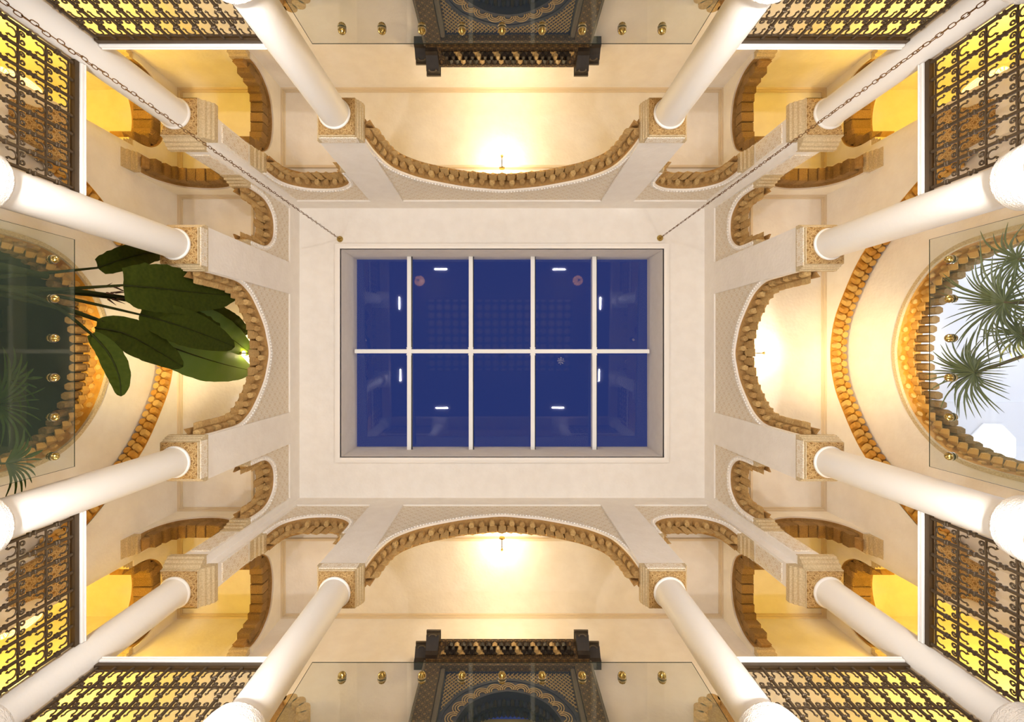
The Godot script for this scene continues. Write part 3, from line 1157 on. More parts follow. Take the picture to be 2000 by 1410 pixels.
# ------------------------------------------------------------------ balustrades
func build_grilles() -> void:
	# scrolls are drawn once; local x along the rail, y up
	var st := nst()
	var arc := []
	for i in 13:
		var f := lerpf(-0.62, PI + 0.62, i / 12.0)
		arc.append(Vector3(cos(f) * 0.039, -0.047 + sin(f) * 0.042, 0))
	arc.push_front(Vector3(0.044, -0.090, 0))
	arc.push_front(Vector3(0.050, -0.078, 0))
	arc.append(Vector3(-0.044, -0.090, 0))
	arc.append(Vector3(-0.050, -0.078, 0))
	tube(st, arc, 0.0082, 5)
	var c_scroll := st.commit()
	st = nst()
	var spl := []
	var spr := []
	for i in 15:
		var f := i / 14.0 * TAU * 1.1
		var r := lerpf(0.028, 0.007, i / 14.0)
		spr.append(Vector3(0.032 + sin(f) * r, 0.034 - cos(f) * r, 0))
		spl.push_front(Vector3(-0.032 - sin(f) * r, 0.034 - cos(f) * r, 0))
	tube(st, spl + spr, 0.0082, 5)
	var s_scroll := st.commit()
	for side in 4:
		var long: bool = side == TOP or side == BOTTOM
		var d := 3.11 if long else 4.25
		var a := 2.36 if long else 1.60
		var e := 4.06 if long else 2.925
		for s in [-1, 1]:
			var where: String
			if side == BOTTOM:
				where = "left" if s < 0 else "right"
			elif side == TOP:
				where = "right" if s < 0 else "left"
			elif side == LEFT:
				where = "upper" if s < 0 else "lower"
			else:
				where = "lower" if s < 0 else "upper"
			var cx: float = s * (a + e) / 2
			var half := (e - a) / 2
			var t := thing("iron_grille", "wrought iron balustrade with white handrail on the %s side near the %s corner" % [SIDE_WORD[side], corner_word(SIDE_WORD[side], where)], "balustrade", SX(side, cx, HF, d), "wrought iron balustrades")
			var st2 := nst()
			cbx(st2, Vector3(-half, 1.335, -0.012), Vector3(half, 1.37, 0.022), 0.006)
			cbx(st2, Vector3(-half, 1.37, -0.018), Vector3(half, 1.385, 0.028), 0.004)
			part(t, "handrail", st2.commit(), M.rail_white)
			st2 = nst()
			bx(st2, Vector3(-half, 1.285, -0.05), Vector3(half, 1.335, 0.0))
			part(t, "top_bar", st2.commit(), M.iron)
			st2 = nst()
			bx(st2, Vector3(-half, 0.08, -0.03), Vector3(half, 0.11, 0.0))
			part(t, "bottom_bar", st2.commit(), M.iron)
			var n := int(round(half * 2 / 0.195))
			var rows := [1.235, 1.01, 0.76, 0.51, 0.26]
			for i in n + 1:
				var x := -half + 0.04 + (half * 2 - 0.08) * i / n
				st2 = nst()
				cbx(st2, Vector3(x - 0.0145, 0.02, -0.030), Vector3(x + 0.0145, 1.28, -0.004), 0.006)
				for y in rows:
					for dy in ([-0.115] if y > 1.2 else [-0.115, 0.085]):
						cbx(st2, Vector3(x - 0.021, y + dy, -0.037), Vector3(x + 0.021, y + dy + 0.022, 0.003), 0.005)
				part(t, "upright", st2.commit(), M.iron)
			for y in rows:
				st2 = nst()
				bx(st2, Vector3(-half + 0.03, y - 0.006, -0.024), Vector3(half - 0.03, y + 0.006, -0.010))
				part(t, "cross_wire", st2.commit(), M.iron)
				for i in n:
					var x := -half + 0.04 + (half * 2 - 0.08) * (i + 0.5) / n
					part(t, "scroll", c_scroll, M.iron, Transform3D(Basis(), Vector3(x, y - 0.006, -0.016)))
					if y < 1.2:
						part(t, "curl", s_scroll, M.iron, Transform3D(Basis(), Vector3(x, y + 0.004, -0.016)))

func build_glass() -> void:
	var st := nst()
	var prof := []
	for k in 7:
		var f := k / 6.0 * PI / 2
		prof.append([cos(f) * 0.037, sin(f) * 0.036])
	# ribbed dome
	var segs := 24
	for k in 6:
		for i in segs:
			var q := []
			for e in [[k, i], [k, i + 1], [k + 1, i + 1], [k + 1, i]]:
				var f: float = TAU * e[1] / segs
				var r: float = prof[e[0]][0] * (1.0 if int(e[1]) % 2 == 0 else 0.86)
				q.append(Vector3(cos(f) * r, sin(f) * r, prof[e[0]][1] + 0.012))
			quad(st, q[0], q[1], q[2], q[3])
	var dome := st.commit()
	st = nst()
	lathe(st, [Vector2(0.0, 0.0), Vector2(0.040, 0.0), Vector2(0.040, 0.012), Vector2(0.03, 0.013)], 24, Transform3D(Basis(Vector3.RIGHT, PI / 2), Vector3.ZERO))
	var collar := st.commit()
	for side in 4:
		var long: bool = side == TOP or side == BOTTOM
		var d := 3.0 if long else 4.22
		var half := 1.84 if long else 1.12
		var top := 4.47 if long else 4.55
		var t := thing("glass_panel", "frameless glass balustrade with brass studs on the %s side of the courtyard" % SIDE_WORD[side], "balustrade", SX(side, 0, HF, d), "glass balustrades")
		st = nst()
		bx(st, Vector3(-half, -0.25, -0.006), Vector3(half, top - HF, 0.006))
		part(t, "pane", pane_mesh(half, -0.25, top - HF), M.glass)
		st = nst()
		bx(st, Vector3(-half, top - HF - 0.0025, -0.003), Vector3(half, top - HF, 0.003))
		for s in [-1, 1]:
			bx(st, Vector3(s * half - 0.0012, -0.25, -0.003), Vector3(s * half + 0.0012, top - HF, 0.003))
		part(t, "polished_edge", st.commit(), M.glass_edge)
		var n := 9 if long else 6
		for i in n:
			var x := (i - (n - 1) / 2.0) * 0.37
			var hh := 4.26 if long else 4.33
			if not long:
				x += 0.045 if side == LEFT else -0.045
				if absf(x) > half - 0.05:
					continue
			for f in [1.0, -1.0]:
				var xf := Transform3D(Basis() if f > 0 else Basis(Vector3.UP, PI), Vector3(x, hh - HF, f * 0.007))
				var sd := part(t, "stud", dome, M.brass, xf)
				part(sd, "collar", collar, M.chrome)

func pane_mesh(half: float, y0: float, y1: float) -> ArrayMesh:
	var st := nst()
	quad(st, Vector3(-half, y0, 0), Vector3(half, y0, 0), Vector3(half, y1, 0), Vector3(-half, y1, 0))
	return st.commit()

# ------------------------------------------------------------------ skylight
func build_skylight() -> void:
	var st := nst()
	var X := 3.18
	var Z := 2.05
	# upstand
	for r in [[-X - 0.15, -Z - 0.15, X + 0.15, -Z], [-X - 0.15, Z, X + 0.15, Z + 0.15], [-X - 0.15, -Z, -X, Z], [X, -Z, X + 0.15, Z]]:
		bx(st, Vector3(r[0], HC + Y0 + 0.001, r[1]), Vector3(r[2], HS + Y0 + 0.3, r[3]))
	struct("window_1", "deep plaster shaft of the skylight", st.commit(), M.plaster)
	st = nst()
	for lv in [[0.10, -0.045], [0.06, -0.07]]:
		var e: float = lv[0]
		var y: float = HC + Y0 + lv[1]
		bx(st, Vector3(-X - e, y, -Z - e), Vector3(X + e, HC + Y0 + 0.01, -Z))
		bx(st, Vector3(-X - e, y, Z), Vector3(X + e, HC + Y0 + 0.01, Z + e))
		bx(st, Vector3(-X - e, y, -Z), Vector3(-X, HC + Y0 + 0.01, Z))
		bx(st, Vector3(X, y, -Z), Vector3(X + e, HC + Y0 + 0.01, Z))
	struct("trim_9", "raised frame round the skylight opening", st.commit(), M.trim)
	var t := thing("skylight", "skylight of ten dusk-blue panes between white glazing bars", "skylight", Transform3D(Basis(), Vector3(0, HS + Y0, 0)))
	var tilt := Basis(Vector3.RIGHT, 0.0)
	var xs := [-3.16, -1.965, -0.66, 0.65, 1.955, 3.16]
	for i in 5:
		for j in 2:
			st = nst()
			var z0: float = [-2.04, 0.035][j]
			var z1: float = [-0.035 + 0.07 * 0, 2.04][j]
			quad(st, Vector3(xs[i], 0, z0), Vector3(xs[i + 1], 0, z0), Vector3(xs[i + 1], 0, z1), Vector3(xs[i], 0, z1))
			var cxp: float = (xs[i] + xs[i + 1]) / 2
			# each pane falls a little towards the lower side of the photo
			part(t, "pane", recentred(xs[i], xs[i + 1], z0, z1), M.pane, Transform3D(Basis(Vector3.RIGHT, deg_to_rad(2.1)) * Basis(Vector3.BACK, deg_to_rad(0.3)), Vector3(cxp, 0.13 - (z0 + z1) / 2 * sin(deg_to_rad(2.1)) + cxp * sin(deg_to_rad(0.3)), (z0 + z1) / 2)))
	for i in range(1, 5):
		st = nst()
		bx(st, Vector3(xs[i] - 0.043, -0.055, -2.045), Vector3(xs[i] + 0.043, 0.0, 2.045))
		bx(st, Vector3(xs[i] - 0.015, 0.0, -2.045), Vector3(xs[i] + 0.015, 0.26, 2.045))
		part(t, "glazing_bar", st.commit(), M.rail_white)
		st = nst()
		bx(st, Vector3(xs[i] + 0.044, -0.03, -2.045), Vector3(xs[i] + 0.062, -0.005, 2.045))
		part(t, "seal", st.commit(), M.black)
	for i in 5:
		st = nst()
		bx(st, Vector3(xs[i] + 0.043, -0.05, -0.005), Vector3(xs[i + 1] - 0.043, 0.002, 0.08))
		bx(st, Vector3(xs[i] + 0.043, 0.0, 0.02), Vector3(xs[i + 1] - 0.043, 0.26, 0.05))
		part(t, "cross_bar", st.commit(), M.rail_white)
	for i in range(1, 5):
		st = nst()
		bx(st, Vector3(xs[i] - 0.058, -0.06, -0.045), Vector3(xs[i] + 0.058, -0.045, -0.03))
		bx(st, Vector3(xs[i] - 0.058, -0.06, 0.105), Vector3(xs[i] + 0.058, -0.045, 0.12))
		bx(st, Vector3(xs[i] - 0.05, -0.06, -0.03), Vector3(xs[i] + 0.05, -0.045, 0.105))
		part(t, "joint_plate", st.commit(), M.rail_white)

func recentred(x0: float, x1: float, z0: float, z1: float) -> ArrayMesh:
	var st := nst()
	var x := (x1 - x0) / 2
	var z := (z1 - z0) / 2
	quad(st, Vector3(-x, 0, -z), Vector3(x, 0, -z), Vector3(x, 0, z), Vector3(-x, 0, z))
	return st.commit()

# ------------------------------------------------------------------ lamps
func glow(c: Color, e: float) -> StandardMaterial3D:
	var m := std(c, 0.5)
	m.emission_enabled = true
	m.emission = c
	m.emission_energy_multiplier = e
	return m

func omni(parent: Node3D, at: Vector3, c: Color, e: float, size: float) -> void:
	var l := OmniLight3D.new()
	l.name = "lamp_light"
	l.light_color = c
	l.light_energy = e
	l.light_size = size
	l.omni_range = 30.0
	l.omni_attenuation = 2.0
	l.shadow_enabled = true
	l.position = at
	parent.add_child(l, true)

func build_lamps() -> void:
	var led := glow(Color(0.82, 0.90, 1.0), 9.0)
	var bulb := glow(Color(1.0, 0.88, 0.66), 6.0)
	var st := nst()
	# eight LED uplights on brackets at the feet of the columns
	for side in 4:
		var long: bool = side == TOP or side == BOTTOM
		for s in [-1, 1]:
			var x: float = s * (2.13 if long else 1.31)
			var d := 2.52 if long else 3.63
			var where: String
			if side == BOTTOM:
				where = "left" if s < 0 else "right"
			elif side == TOP:
				where = "right" if s < 0 else "left"
			elif side == LEFT:
				where = "upper" if s < 0 else "lower"
			else:
				where = "lower" if s < 0 else "upper"
			var t := thing("strip_light", "white LED strip uplight at the foot of the %s column of the %s arcade" % [where, SIDE_WORD[side]], "lamp", SX(side, x, 3.0, d), "LED uplights")
			st = nst()
			cbx(st, Vector3(-0.29, 0.0, -0.05), Vector3(0.29, 0.06, 0.05), 0.008)
			part(t, "housing", st.commit(), M.rail_white)
			st = nst()
			bx(st, Vector3(-0.22, 0.06, -0.015), Vector3(0.22, 0.072, 0.015))
			part(t, "tube", st.commit(), led)
			st = nst()
			for k in [-0.2, 0.2]:
				bx(st, Vector3(k - 0.015, 0.0, -0.36), Vector3(k + 0.015, 0.03, -0.04))
			part(t, "bracket", st.commit(), M.iron)
			var l := AreaLight3D.new()
			l.name = "strip_glow"
			l.area_size = Vector2(0.42, 0.03)
			l.light_color = LED_COLOR
			l.light_energy = LED_ENERGY
			l.area_range = 30.0
			l.area_attenuation = 2.0
			l.shadow_enabled = true
			l.transform = Transform3D(Basis(Vector3.RIGHT, PI / 2 + 0.30), Vector3(0, 0.09, 0))
			t.add_child(l, true)
	# bare bulbs behind the crowns of the four big arches
	for side in 4:
		var long: bool = side == TOP or side == BOTTOM
		var d := 2.86 + WT if long else 4.0 + WT
		var t := thing("wall_lamp", "bare glowing bulb behind the crown of the widest %s arch" % SIDE_WORD[side], "lamp", SX(side, 0, 7.98, d), "gallery bulbs")
		st = nst()
		lathe(st, [Vector2(0, -0.012), Vector2(0.05, -0.012), Vector2(0.05, 0.0), Vector2(0.045, 0.012), Vector2(0, 0.012)], 16, Transform3D(Basis(Vector3.RIGHT, PI / 2), Vector3(0, 0, -0.012)))
		tube(st, [Vector3(0, 0, -0.01), Vector3(0, -0.01, -0.12), Vector3(0, 0.02, -0.22), Vector3(0, 0.06, -0.25)], 0.01, 6)
		lathe(st, [Vector2(0.014, 0.05), Vector2(0.024, 0.06), Vector2(0.024, 0.10), Vector2(0.018, 0.105)], 14, Transform3D(Basis(), Vector3(0, 0, -0.25)))
		part(t, "holder", st.commit(), M.brass)
		st = nst()
		var pr := []
		for k in 11:
			var f := -PI / 2 + PI * k / 10.0
			pr.append(Vector2(maxf(0.0005, cos(f) * 0.05), sin(f) * 0.058))
		lathe(st, pr, 18, Transform3D(Basis(), Vector3(0, 0.155, -0.25)))
		part(t, "bulb", st.commit(), bulb)
		omni(t, Vector3(0, 0.155, -0.25), BULB_COLOR, BULB_ENERGY, 0.04)
	# hidden uplights on the door cornices
	for side in [TOP, BOTTOM]:
		var cx := 0.085 if side == BOTTOM else -0.085
		var t := thing("cornice_light", "warm strip light lying on the cornice of the %s door" % ("top" if side == TOP else "bottom"), "lamp", SX(side, cx, 7.24, 4.65), "cornice lights")
		st = nst()
		cbx(st, Vector3(-0.24, 0.0, -0.04), Vector3(0.24, 0.03, 0.04), 0.006)
		part(t, "housing", st.commit(), M.rail_white)
		st = nst()
		bx(st, Vector3(-0.22, 0.03, -0.02), Vector3(0.22, 0.04, 0.02))
		part(t, "tube", st.commit(), bulb)
		var l := AreaLight3D.new()
		l.name = "strip_glow"
		l.area_size = Vector2(0.42, 0.05)
		l.light_color = Color(1.0, 0.89, 0.66)
		l.light_energy = CORNICE_ENERGY * (1.35 if side == TOP else 0.6)
		l.area_range = 30.0
		l.area_attenuation = 2.0
		l.shadow_enabled = true
		l.transform = Transform3D(Basis(Vector3.RIGHT, PI / 2), Vector3(0, 0.05, 0))
		t.add_child(l, true)
	# floor spots that wash the blind arches
	for side in [LEFT, RIGHT]:
		var t := thing("floor_spot", "warm floor spot aimed up at the blind arch of the %s wall" % SIDE_WORD[side], "lamp", SX(side, 0.0, HF, 4.75), "floor spots")
		st = nst()
		lathe(st, [Vector2(0, 0), Vector2(0.09, 0), Vector2(0.09, 0.02), Vector2(0.03, 0.03), Vector2(0.03, 0.08), Vector2(0.05, 0.09), Vector2(0.07, 0.2), Vector2(0.06, 0.2), Vector2(0.05, 0.17)], 20)
		part(t, "body", st.commit(), M.iron)
		st = nst()
		lathe(st, [Vector2(0.0, 0.17), Vector2(0.05, 0.17), Vector2(0.05, 0.18), Vector2(0.0, 0.18)], 18)
		part(t, "lamp_face", st.commit(), glow(Color(1.0, 0.86, 0.6), 3.0))
		var l := SpotLight3D.new()
		l.name = "lamp_light"
		l.light_color = Color(1.0, 0.91, 0.70)
		l.light_energy = SPOT_ENERGY
		l.spot_angle = 17.0
		l.spot_angle_attenuation = 1.0
		l.spot_range = 30.0
		l.spot_attenuation = 2.0
		l.light_size = 0.05
		l.shadow_enabled = true
		t.add_child(l)
		l.position = Vector3(0, 0.24, 0)
		l.basis = Basis(Vector3.RIGHT, PI / 2 - 0.31)
	# basket lamps of the four corner passages
	var mesh_img := Image.create(64, 64, false, Image.FORMAT_RGB8)
	for y in 64:
		for x in 64:
			var q := Vector2(fposmod(x, 16.0) - 8.0, fposmod(y, 16.0) - 8.0)
			mesh_img.set_pixel(x, y, Color(1, 0.93, 0.72) if q.length() < 6.0 else Color(0.75, 0.52, 0.20))
	var shade := glow(Color(1, 1, 1), 2.6)
	shade.albedo_color = Color(0.8, 0.7, 0.5)
	shade.emission_texture = ImageTexture.create_from_image(mesh_img)
	shade.emission_operator = BaseMaterial3D.EMISSION_OP_MULTIPLY
	shade.uv1_triplanar = true
	shade.uv1_scale = Vector3.ONE * 12.0
	for s in [-1, 1]:
		for v in [-1, 1]:
			var cw := ("upper" if v < 0 else "lower") + " " + ("left" if s < 0 else "right")
			var xx := 6.78 if not (s > 0 and v > 0) else 7.3
			var t := thing("basket_lamp", "glowing pierced basket lamp in the passage of the %s corner" % cw, "lamp", Transform3D(Basis(), P(s * xx, v * 3.74, 6.22)), "basket lamps")
			st = nst()
			var pr := []
			for k in 9:
				var f := k / 8.0
				pr.append(Vector2(0.13 + 0.035 * sin(PI * f), 0.46 * f))
			lathe(st, pr, 28)
			part(t, "shade", st.commit(), shade)
			st = nst()
			for k in 12:
				var f := TAU * k / 12.0
				tube(st, [Vector3(cos(f) * 0.03, 0, sin(f) * 0.03), Vector3(cos(f) * 0.13, 0, sin(f) * 0.13)], 0.007, 5)
			for r in [0.03, 0.08, 0.13]:
				var cir := []
				for k in 20:
					cir.append(Vector3(cos(TAU * k / 20.0) * r, 0, sin(TAU * k / 20.0) * r))
				tube(st, cir, 0.007, 5, -1.0, true)
			part(t, "bottom_spokes", st.commit(), M.iron)
			st = nst()
			tube(st, [Vector3(0, 0.46, 0), Vector3(0, HG - 6.22, 0)], 0.008, 6)
			lathe(st, [Vector2(0.13, 0.455), Vector2(0.13, 0.47), Vector2(0.0, 0.5)], 20)
			part(t, "rod", st.commit(), M.iron)
			omni(t, Vector3(0, -0.08, 0), BASKET_COLOR, BASKET_ENERGY, 0.12)
	# octagonal ceiling light of the white room
	var t8 := thing("ceiling_light", "white glowing octagonal ceiling light behind the right glass", "lamp", Transform3D(Basis(), P(7.84, 1.50, 7.37)))
	var oc := []
	var oc2 := []
	for k in 8:
		var f := TAU * (k + 0.5) / 8.0
		oc.append(Vector3(sin(f) * 0.37, -0.03, cos(f) * 0.37))
		oc2.append(Vector3(sin(f) * 0.37, 0.0, cos(f) * 0.37))
	st = nst()
	loft(st, [oc, oc2])
	part(t8, "diffuser", st.commit(), glow(Color(0.97, 0.98, 1.0), 2.5))
	var rim := []
	var rim2 := []
	st = nst()
	for k in 8:
		var f := TAU * (k + 0.5) / 8.0
		rim.append(Vector3(sin(f) * 0.41, -0.012, cos(f) * 0.41))
		rim2.append(Vector3(sin(f) * 0.41, 0.004, cos(f) * 0.41))
	loft(st, [rim, rim2])
	part(t8, "rim", st.commit(), M.pale_wall)
	var l8 := AreaLight3D.new()
	l8.name = "panel_glow"
	l8.area_size = Vector2(0.5, 0.5)
	l8.light_color = Color(0.92, 0.95, 1.0)
	l8.light_energy = 1.3
	l8.area_range = 30.0
	l8.area_attenuation = 2.0
	l8.shadow_enabled = true
	l8.transform = Transform3D(Basis(Vector3.RIGHT, -PI / 2), Vector3(0, -0.05, 0))
	t8.add_child(l8)
	# a standing lamp on the floor of the white room throws light on its ceiling
	var tf := thing("standing_lamp", "standing uplight on the floor of the white room at the right", "lamp", Transform3D(Basis(), P(7.9, -0.4, HF)))
	st = nst()
	lathe(st, [Vector2(0, 0), Vector2(0.16, 0), Vector2(0.16, 0.02), Vector2(0.02, 0.04), Vector2(0.02, 1.3), Vector2(0.15, 1.42), Vector2(0.14, 1.42), Vector2(0.02, 1.33)], 20)
	part(tf, "stand", st.commit(), M.chrome)
	st = nst()
	lathe(st, [Vector2(0.0, 1.36), Vector2(0.06, 1.38), Vector2(0.06, 1.40), Vector2(0.0, 1.42)], 16)
	part(tf, "lamp_face", st.commit(), glow(Color(0.95, 0.97, 1.0), 4.0))
	var ls := SpotLight3D.new()
	ls.name = "lamp_light"
	ls.light_color = Color(0.95, 0.97, 1.0)
	ls.light_energy = 6.5
	ls.spot_angle = 75.0
	ls.spot_angle_attenuation = 0.5
	ls.spot_range = 30.0
	ls.light_size = 0.1
	ls.shadow_enabled = true
	tf.add_child(ls)
	ls.position = Vector3(0, 1.5, 0)
	ls.basis = Basis(Vector3.RIGHT, PI / 2)

func build_chains() -> void:
	var st := nst()
	var loop := []
	for k in 14:
		var f := TAU * k / 14.0
		loop.append(Vector3(cos(f) * 0.0125, sin(f) * 0.019 + signf(sin(f)) * 0.009, 0))
	tube(st, loop, 0.0036, 5, -1.0, true)
	var link := st.commit()
	var amber := glow(Color(1.0, 0.68, 0.30), 5.0)
	for s in [-1, 1]:
		var u := -3.2 if s < 0 else 3.12
		var v := -2.25 if s < 0 else -2.27
		var low := 1.6
		var t := thing("hanging_lantern", "brass chain hanging from the ceiling hook near the upper %s corner, with its lantern" % ("left" if s < 0 else "right"), "lantern", Transform3D(Basis(), P(u, v, 0.9)), "hanging lanterns")
		st = nst()
		lathe(st, [Vector2(0.0, HC - 0.9 - 0.05), Vector2(0.03, HC - 0.9 - 0.05), Vector2(0.055, HC - 0.9 - 0.025), Vector2(0.062, HC - 0.9)], 20)
		part(t, "ceiling_rose", st.commit(), M.brass)
		st = nst()
		var ring := []
		for k in 14:
			var f := TAU * k / 14.0
			ring.append(Vector3(cos(f) * 0.022, HC - 0.9 - 0.075 + sin(f) * 0.022, 0))
		tube(st, ring, 0.006, 5, -1.0, true)
		part(t, "hook", st.commit(), M.brass)
		var y := HC - 0.9 - 0.11
		var k2 := 0
		while y > 0.62:
			var sway := 0.006 * sin(k2 * 1.7)
			part(t, "chain_link", link, M.chain, Transform3D(Basis(Vector3.UP, (PI / 2) * (k2 % 2) + 0.5 + 0.35 * sin(k2 * 0.37)), Vector3(sway, y, sway * 0.5)))
			y -= 0.0475
			k2 += 1
		st = nst()
		var pr := []
		for k in 9:
			var f := k / 8.0 * PI / 2
			pr.append(Vector2(maxf(0.01, cos(f) * 0.2), 0.36 + sin(f) * 0.22))
		lathe(st, pr, 24)
		part(t, "dome", st.commit(), amber)
		omni(t, Vector3(0, 0.46, 0), Color(1.0, 0.72, 0.42), 0.7, 0.12)
		for k in 12:
			var rb := []
			for j in 7:
				var f := j / 6.0 * PI / 2
				rb.append(Vector3(sin(TAU * k / 12.0) * cos(f) * 0.205, 0.36 + sin(f) * 0.225, cos(TAU * k / 12.0) * cos(f) * 0.205))
			st = nst()
			tube(st, rb, 0.008, 5)
			part(t, "dome_rib", st.commit(), M.chain)
		st = nst()
		lathe(st, [Vector2(0.02, 0.0), Vector2(0.10, 0.03), Vector2(0.16, 0.14), Vector2(0.2, 0.33), Vector2(0.21, 0.36), Vector2(0.19, 0.36)], 24)
		part(t, "bowl", st.commit(), M.brass)
		st = nst()
		lathe(st, [Vector2(0.001, -0.05), Vector2(0.04, -0.035), Vector2(0.05, 0.0), Vector2(0.04, 0.035), Vector2(0.001, 0.05)], 14, Transform3D(Basis(), Vector3(0, -0.06, 0)))
		part(t, "bulb", st.commit(), glow(Color(1.0, 0.8, 0.5), 3.0))
		omni(t, Vector3(0, -0.06, 0), Color(1.0, 0.85, 0.62), 2.2, 0.05)
	# pierced globe lamp that shows as a cluster of lit dots in the skylight
	var g := thing("pierced_lamp", "pierced globe lamp on the floor, mirrored as lit dots in the skylight", "lamp", Transform3D(Basis(), P(2.72, 1.12, -1.0)))
	st = nst()
	var pr2 := [Vector2(0.0, 0.0), Vector2(0.12, 0.0), Vector2(0.12, 0.03), Vector2(0.05, 0.05), Vector2(0.05, 0.12)]
	for k in 11:
		var f := -PI / 2 * 0.8 + (PI / 2 * 1.8) * k / 10.0
		pr2.append(Vector2(maxf(0.002, cos(f) * 0.2), 0.32 + sin(f) * 0.2))
	lathe(st, pr2, 24)
	part(g, "globe", st.commit(), M.iron)
	var dot := glow(Color(1.0, 0.9, 0.7), 9.0)
	st = nst()
	lathe(st, [Vector2(0.024, -0.004), Vector2(0.024, 0.004), Vector2(0.0, 0.008)], 10)
	var dm := st.commit()
	var k3 := 0
	for ringn in [[0.0, 1], [0.36, 5], [0.72, 8]]:
		for k in ringn[1]:
			var f: float = TAU * k / ringn[1] + ringn[0]
			var n := Vector3(sin(ringn[0]) * cos(f), cos(ringn[0]), sin(ringn[0]) * sin(f))
			var b := Basis(Quaternion(Vector3.UP, n)) if n.distance_to(Vector3.UP) > 1e-3 else Basis()
			part(g, "lit_hole", dm, dot, Transform3D(b, Vector3(0, 0.32, 0) + n * 0.2))
			k3 += 1

# ------------------------------------------------------------------ plants
func smooth_path(pts: Array, n: int) -> Array:
	var out := []
	var m := pts.size()
	for i in n + 1:
		var f := float(i) / n * (m - 1)
		var k := mini(int(f), m - 2)
		out.append(pts[k].cubic_interpolate(pts[k + 1], pts[maxi(k - 1, 0)], pts[mini(k + 2, m - 1)], f - k))
	return out

func leaf_mesh(path: Array, width: float, facing: Vector3, fold: float, jag: float, base := 0.35) -> ArrayMesh:
	var n := 22
	var p := smooth_path(path, n)
	var st := nst()
	var rows := []
	for i in n + 1:
		var f := float(i) / n
		var t: Vector3 = (p[mini(i + 1, n)] - p[maxi(i - 1, 0)]).normalized()
		var s := t.cross(facing).normalized()
		var nn := s.cross(t).normalized()
		var w := width * pow(sin(PI * clampf(lerpf(base * 0.42, 1.0, f), 0.0, 1.0)), 0.62)
		if i == n:
			w = 0.004
		var row := []
		for k in 7:
			var e := (k - 3) / 3.0
			var wig := 1.0 + (jag * (rng.randf() - 0.5) if absi(k - 3) == 3 else 0.0)
			row.append(p[i] + s * e * w * wig + nn * (absf(e) * fold * w - 0.12 * w * e * e) + nn * 0.008 * sin(f * 40.0 + k))
		rows.append(row)
	var norm := []
	for i in n + 1:
		var row := []
		for k in 7:
			var a: Vector3 = rows[i][mini(k + 1, 6)] - rows[i][maxi(k - 1, 0)]
			var b: Vector3 = rows[mini(i + 1, n)][k] - rows[maxi(i - 1, 0)][k]
			row.append(a.cross(b).normalized())
		norm.append(row)
	for i in n:
		for k in 6:
			for w in [[0, 0], [0, 1], [1, 1], [0, 0], [1, 1], [1, 0]]:
				st.set_normal(-norm[i + w[0]][k + w[1]])
				st.add_vertex(rows[i + w[0]][k + w[1]])
	return st.commit()

func rel(pts: Array, o: Vector3) -> Array:
	return pts.map(func(p): return p - o)

func pot(t: Node3D, r: float, h: float) -> void:
	var st := nst()
	lathe(st, [Vector2(0, 0), Vector2(r * 0.7, 0), Vector2(r * 0.95, h * 0.85), Vector2(r * 1.05, h * 0.86), Vector2(r * 1.05, h), Vector2(r * 0.9, h), Vector2(r * 0.88, h * 0.9), Vector2(0, h * 0.9)], 24)
	part(t, "pot", st.commit(), M.pot)

func px(a: Array) -> Array:   # rows of [photo x, photo y, distance to the left (-) or right (+) of the centre]: points on those lines of sight
	return a.map(func(e): return Q(e[0], e[1], e[2] * 900.0 / (e[0] - 980.5)))

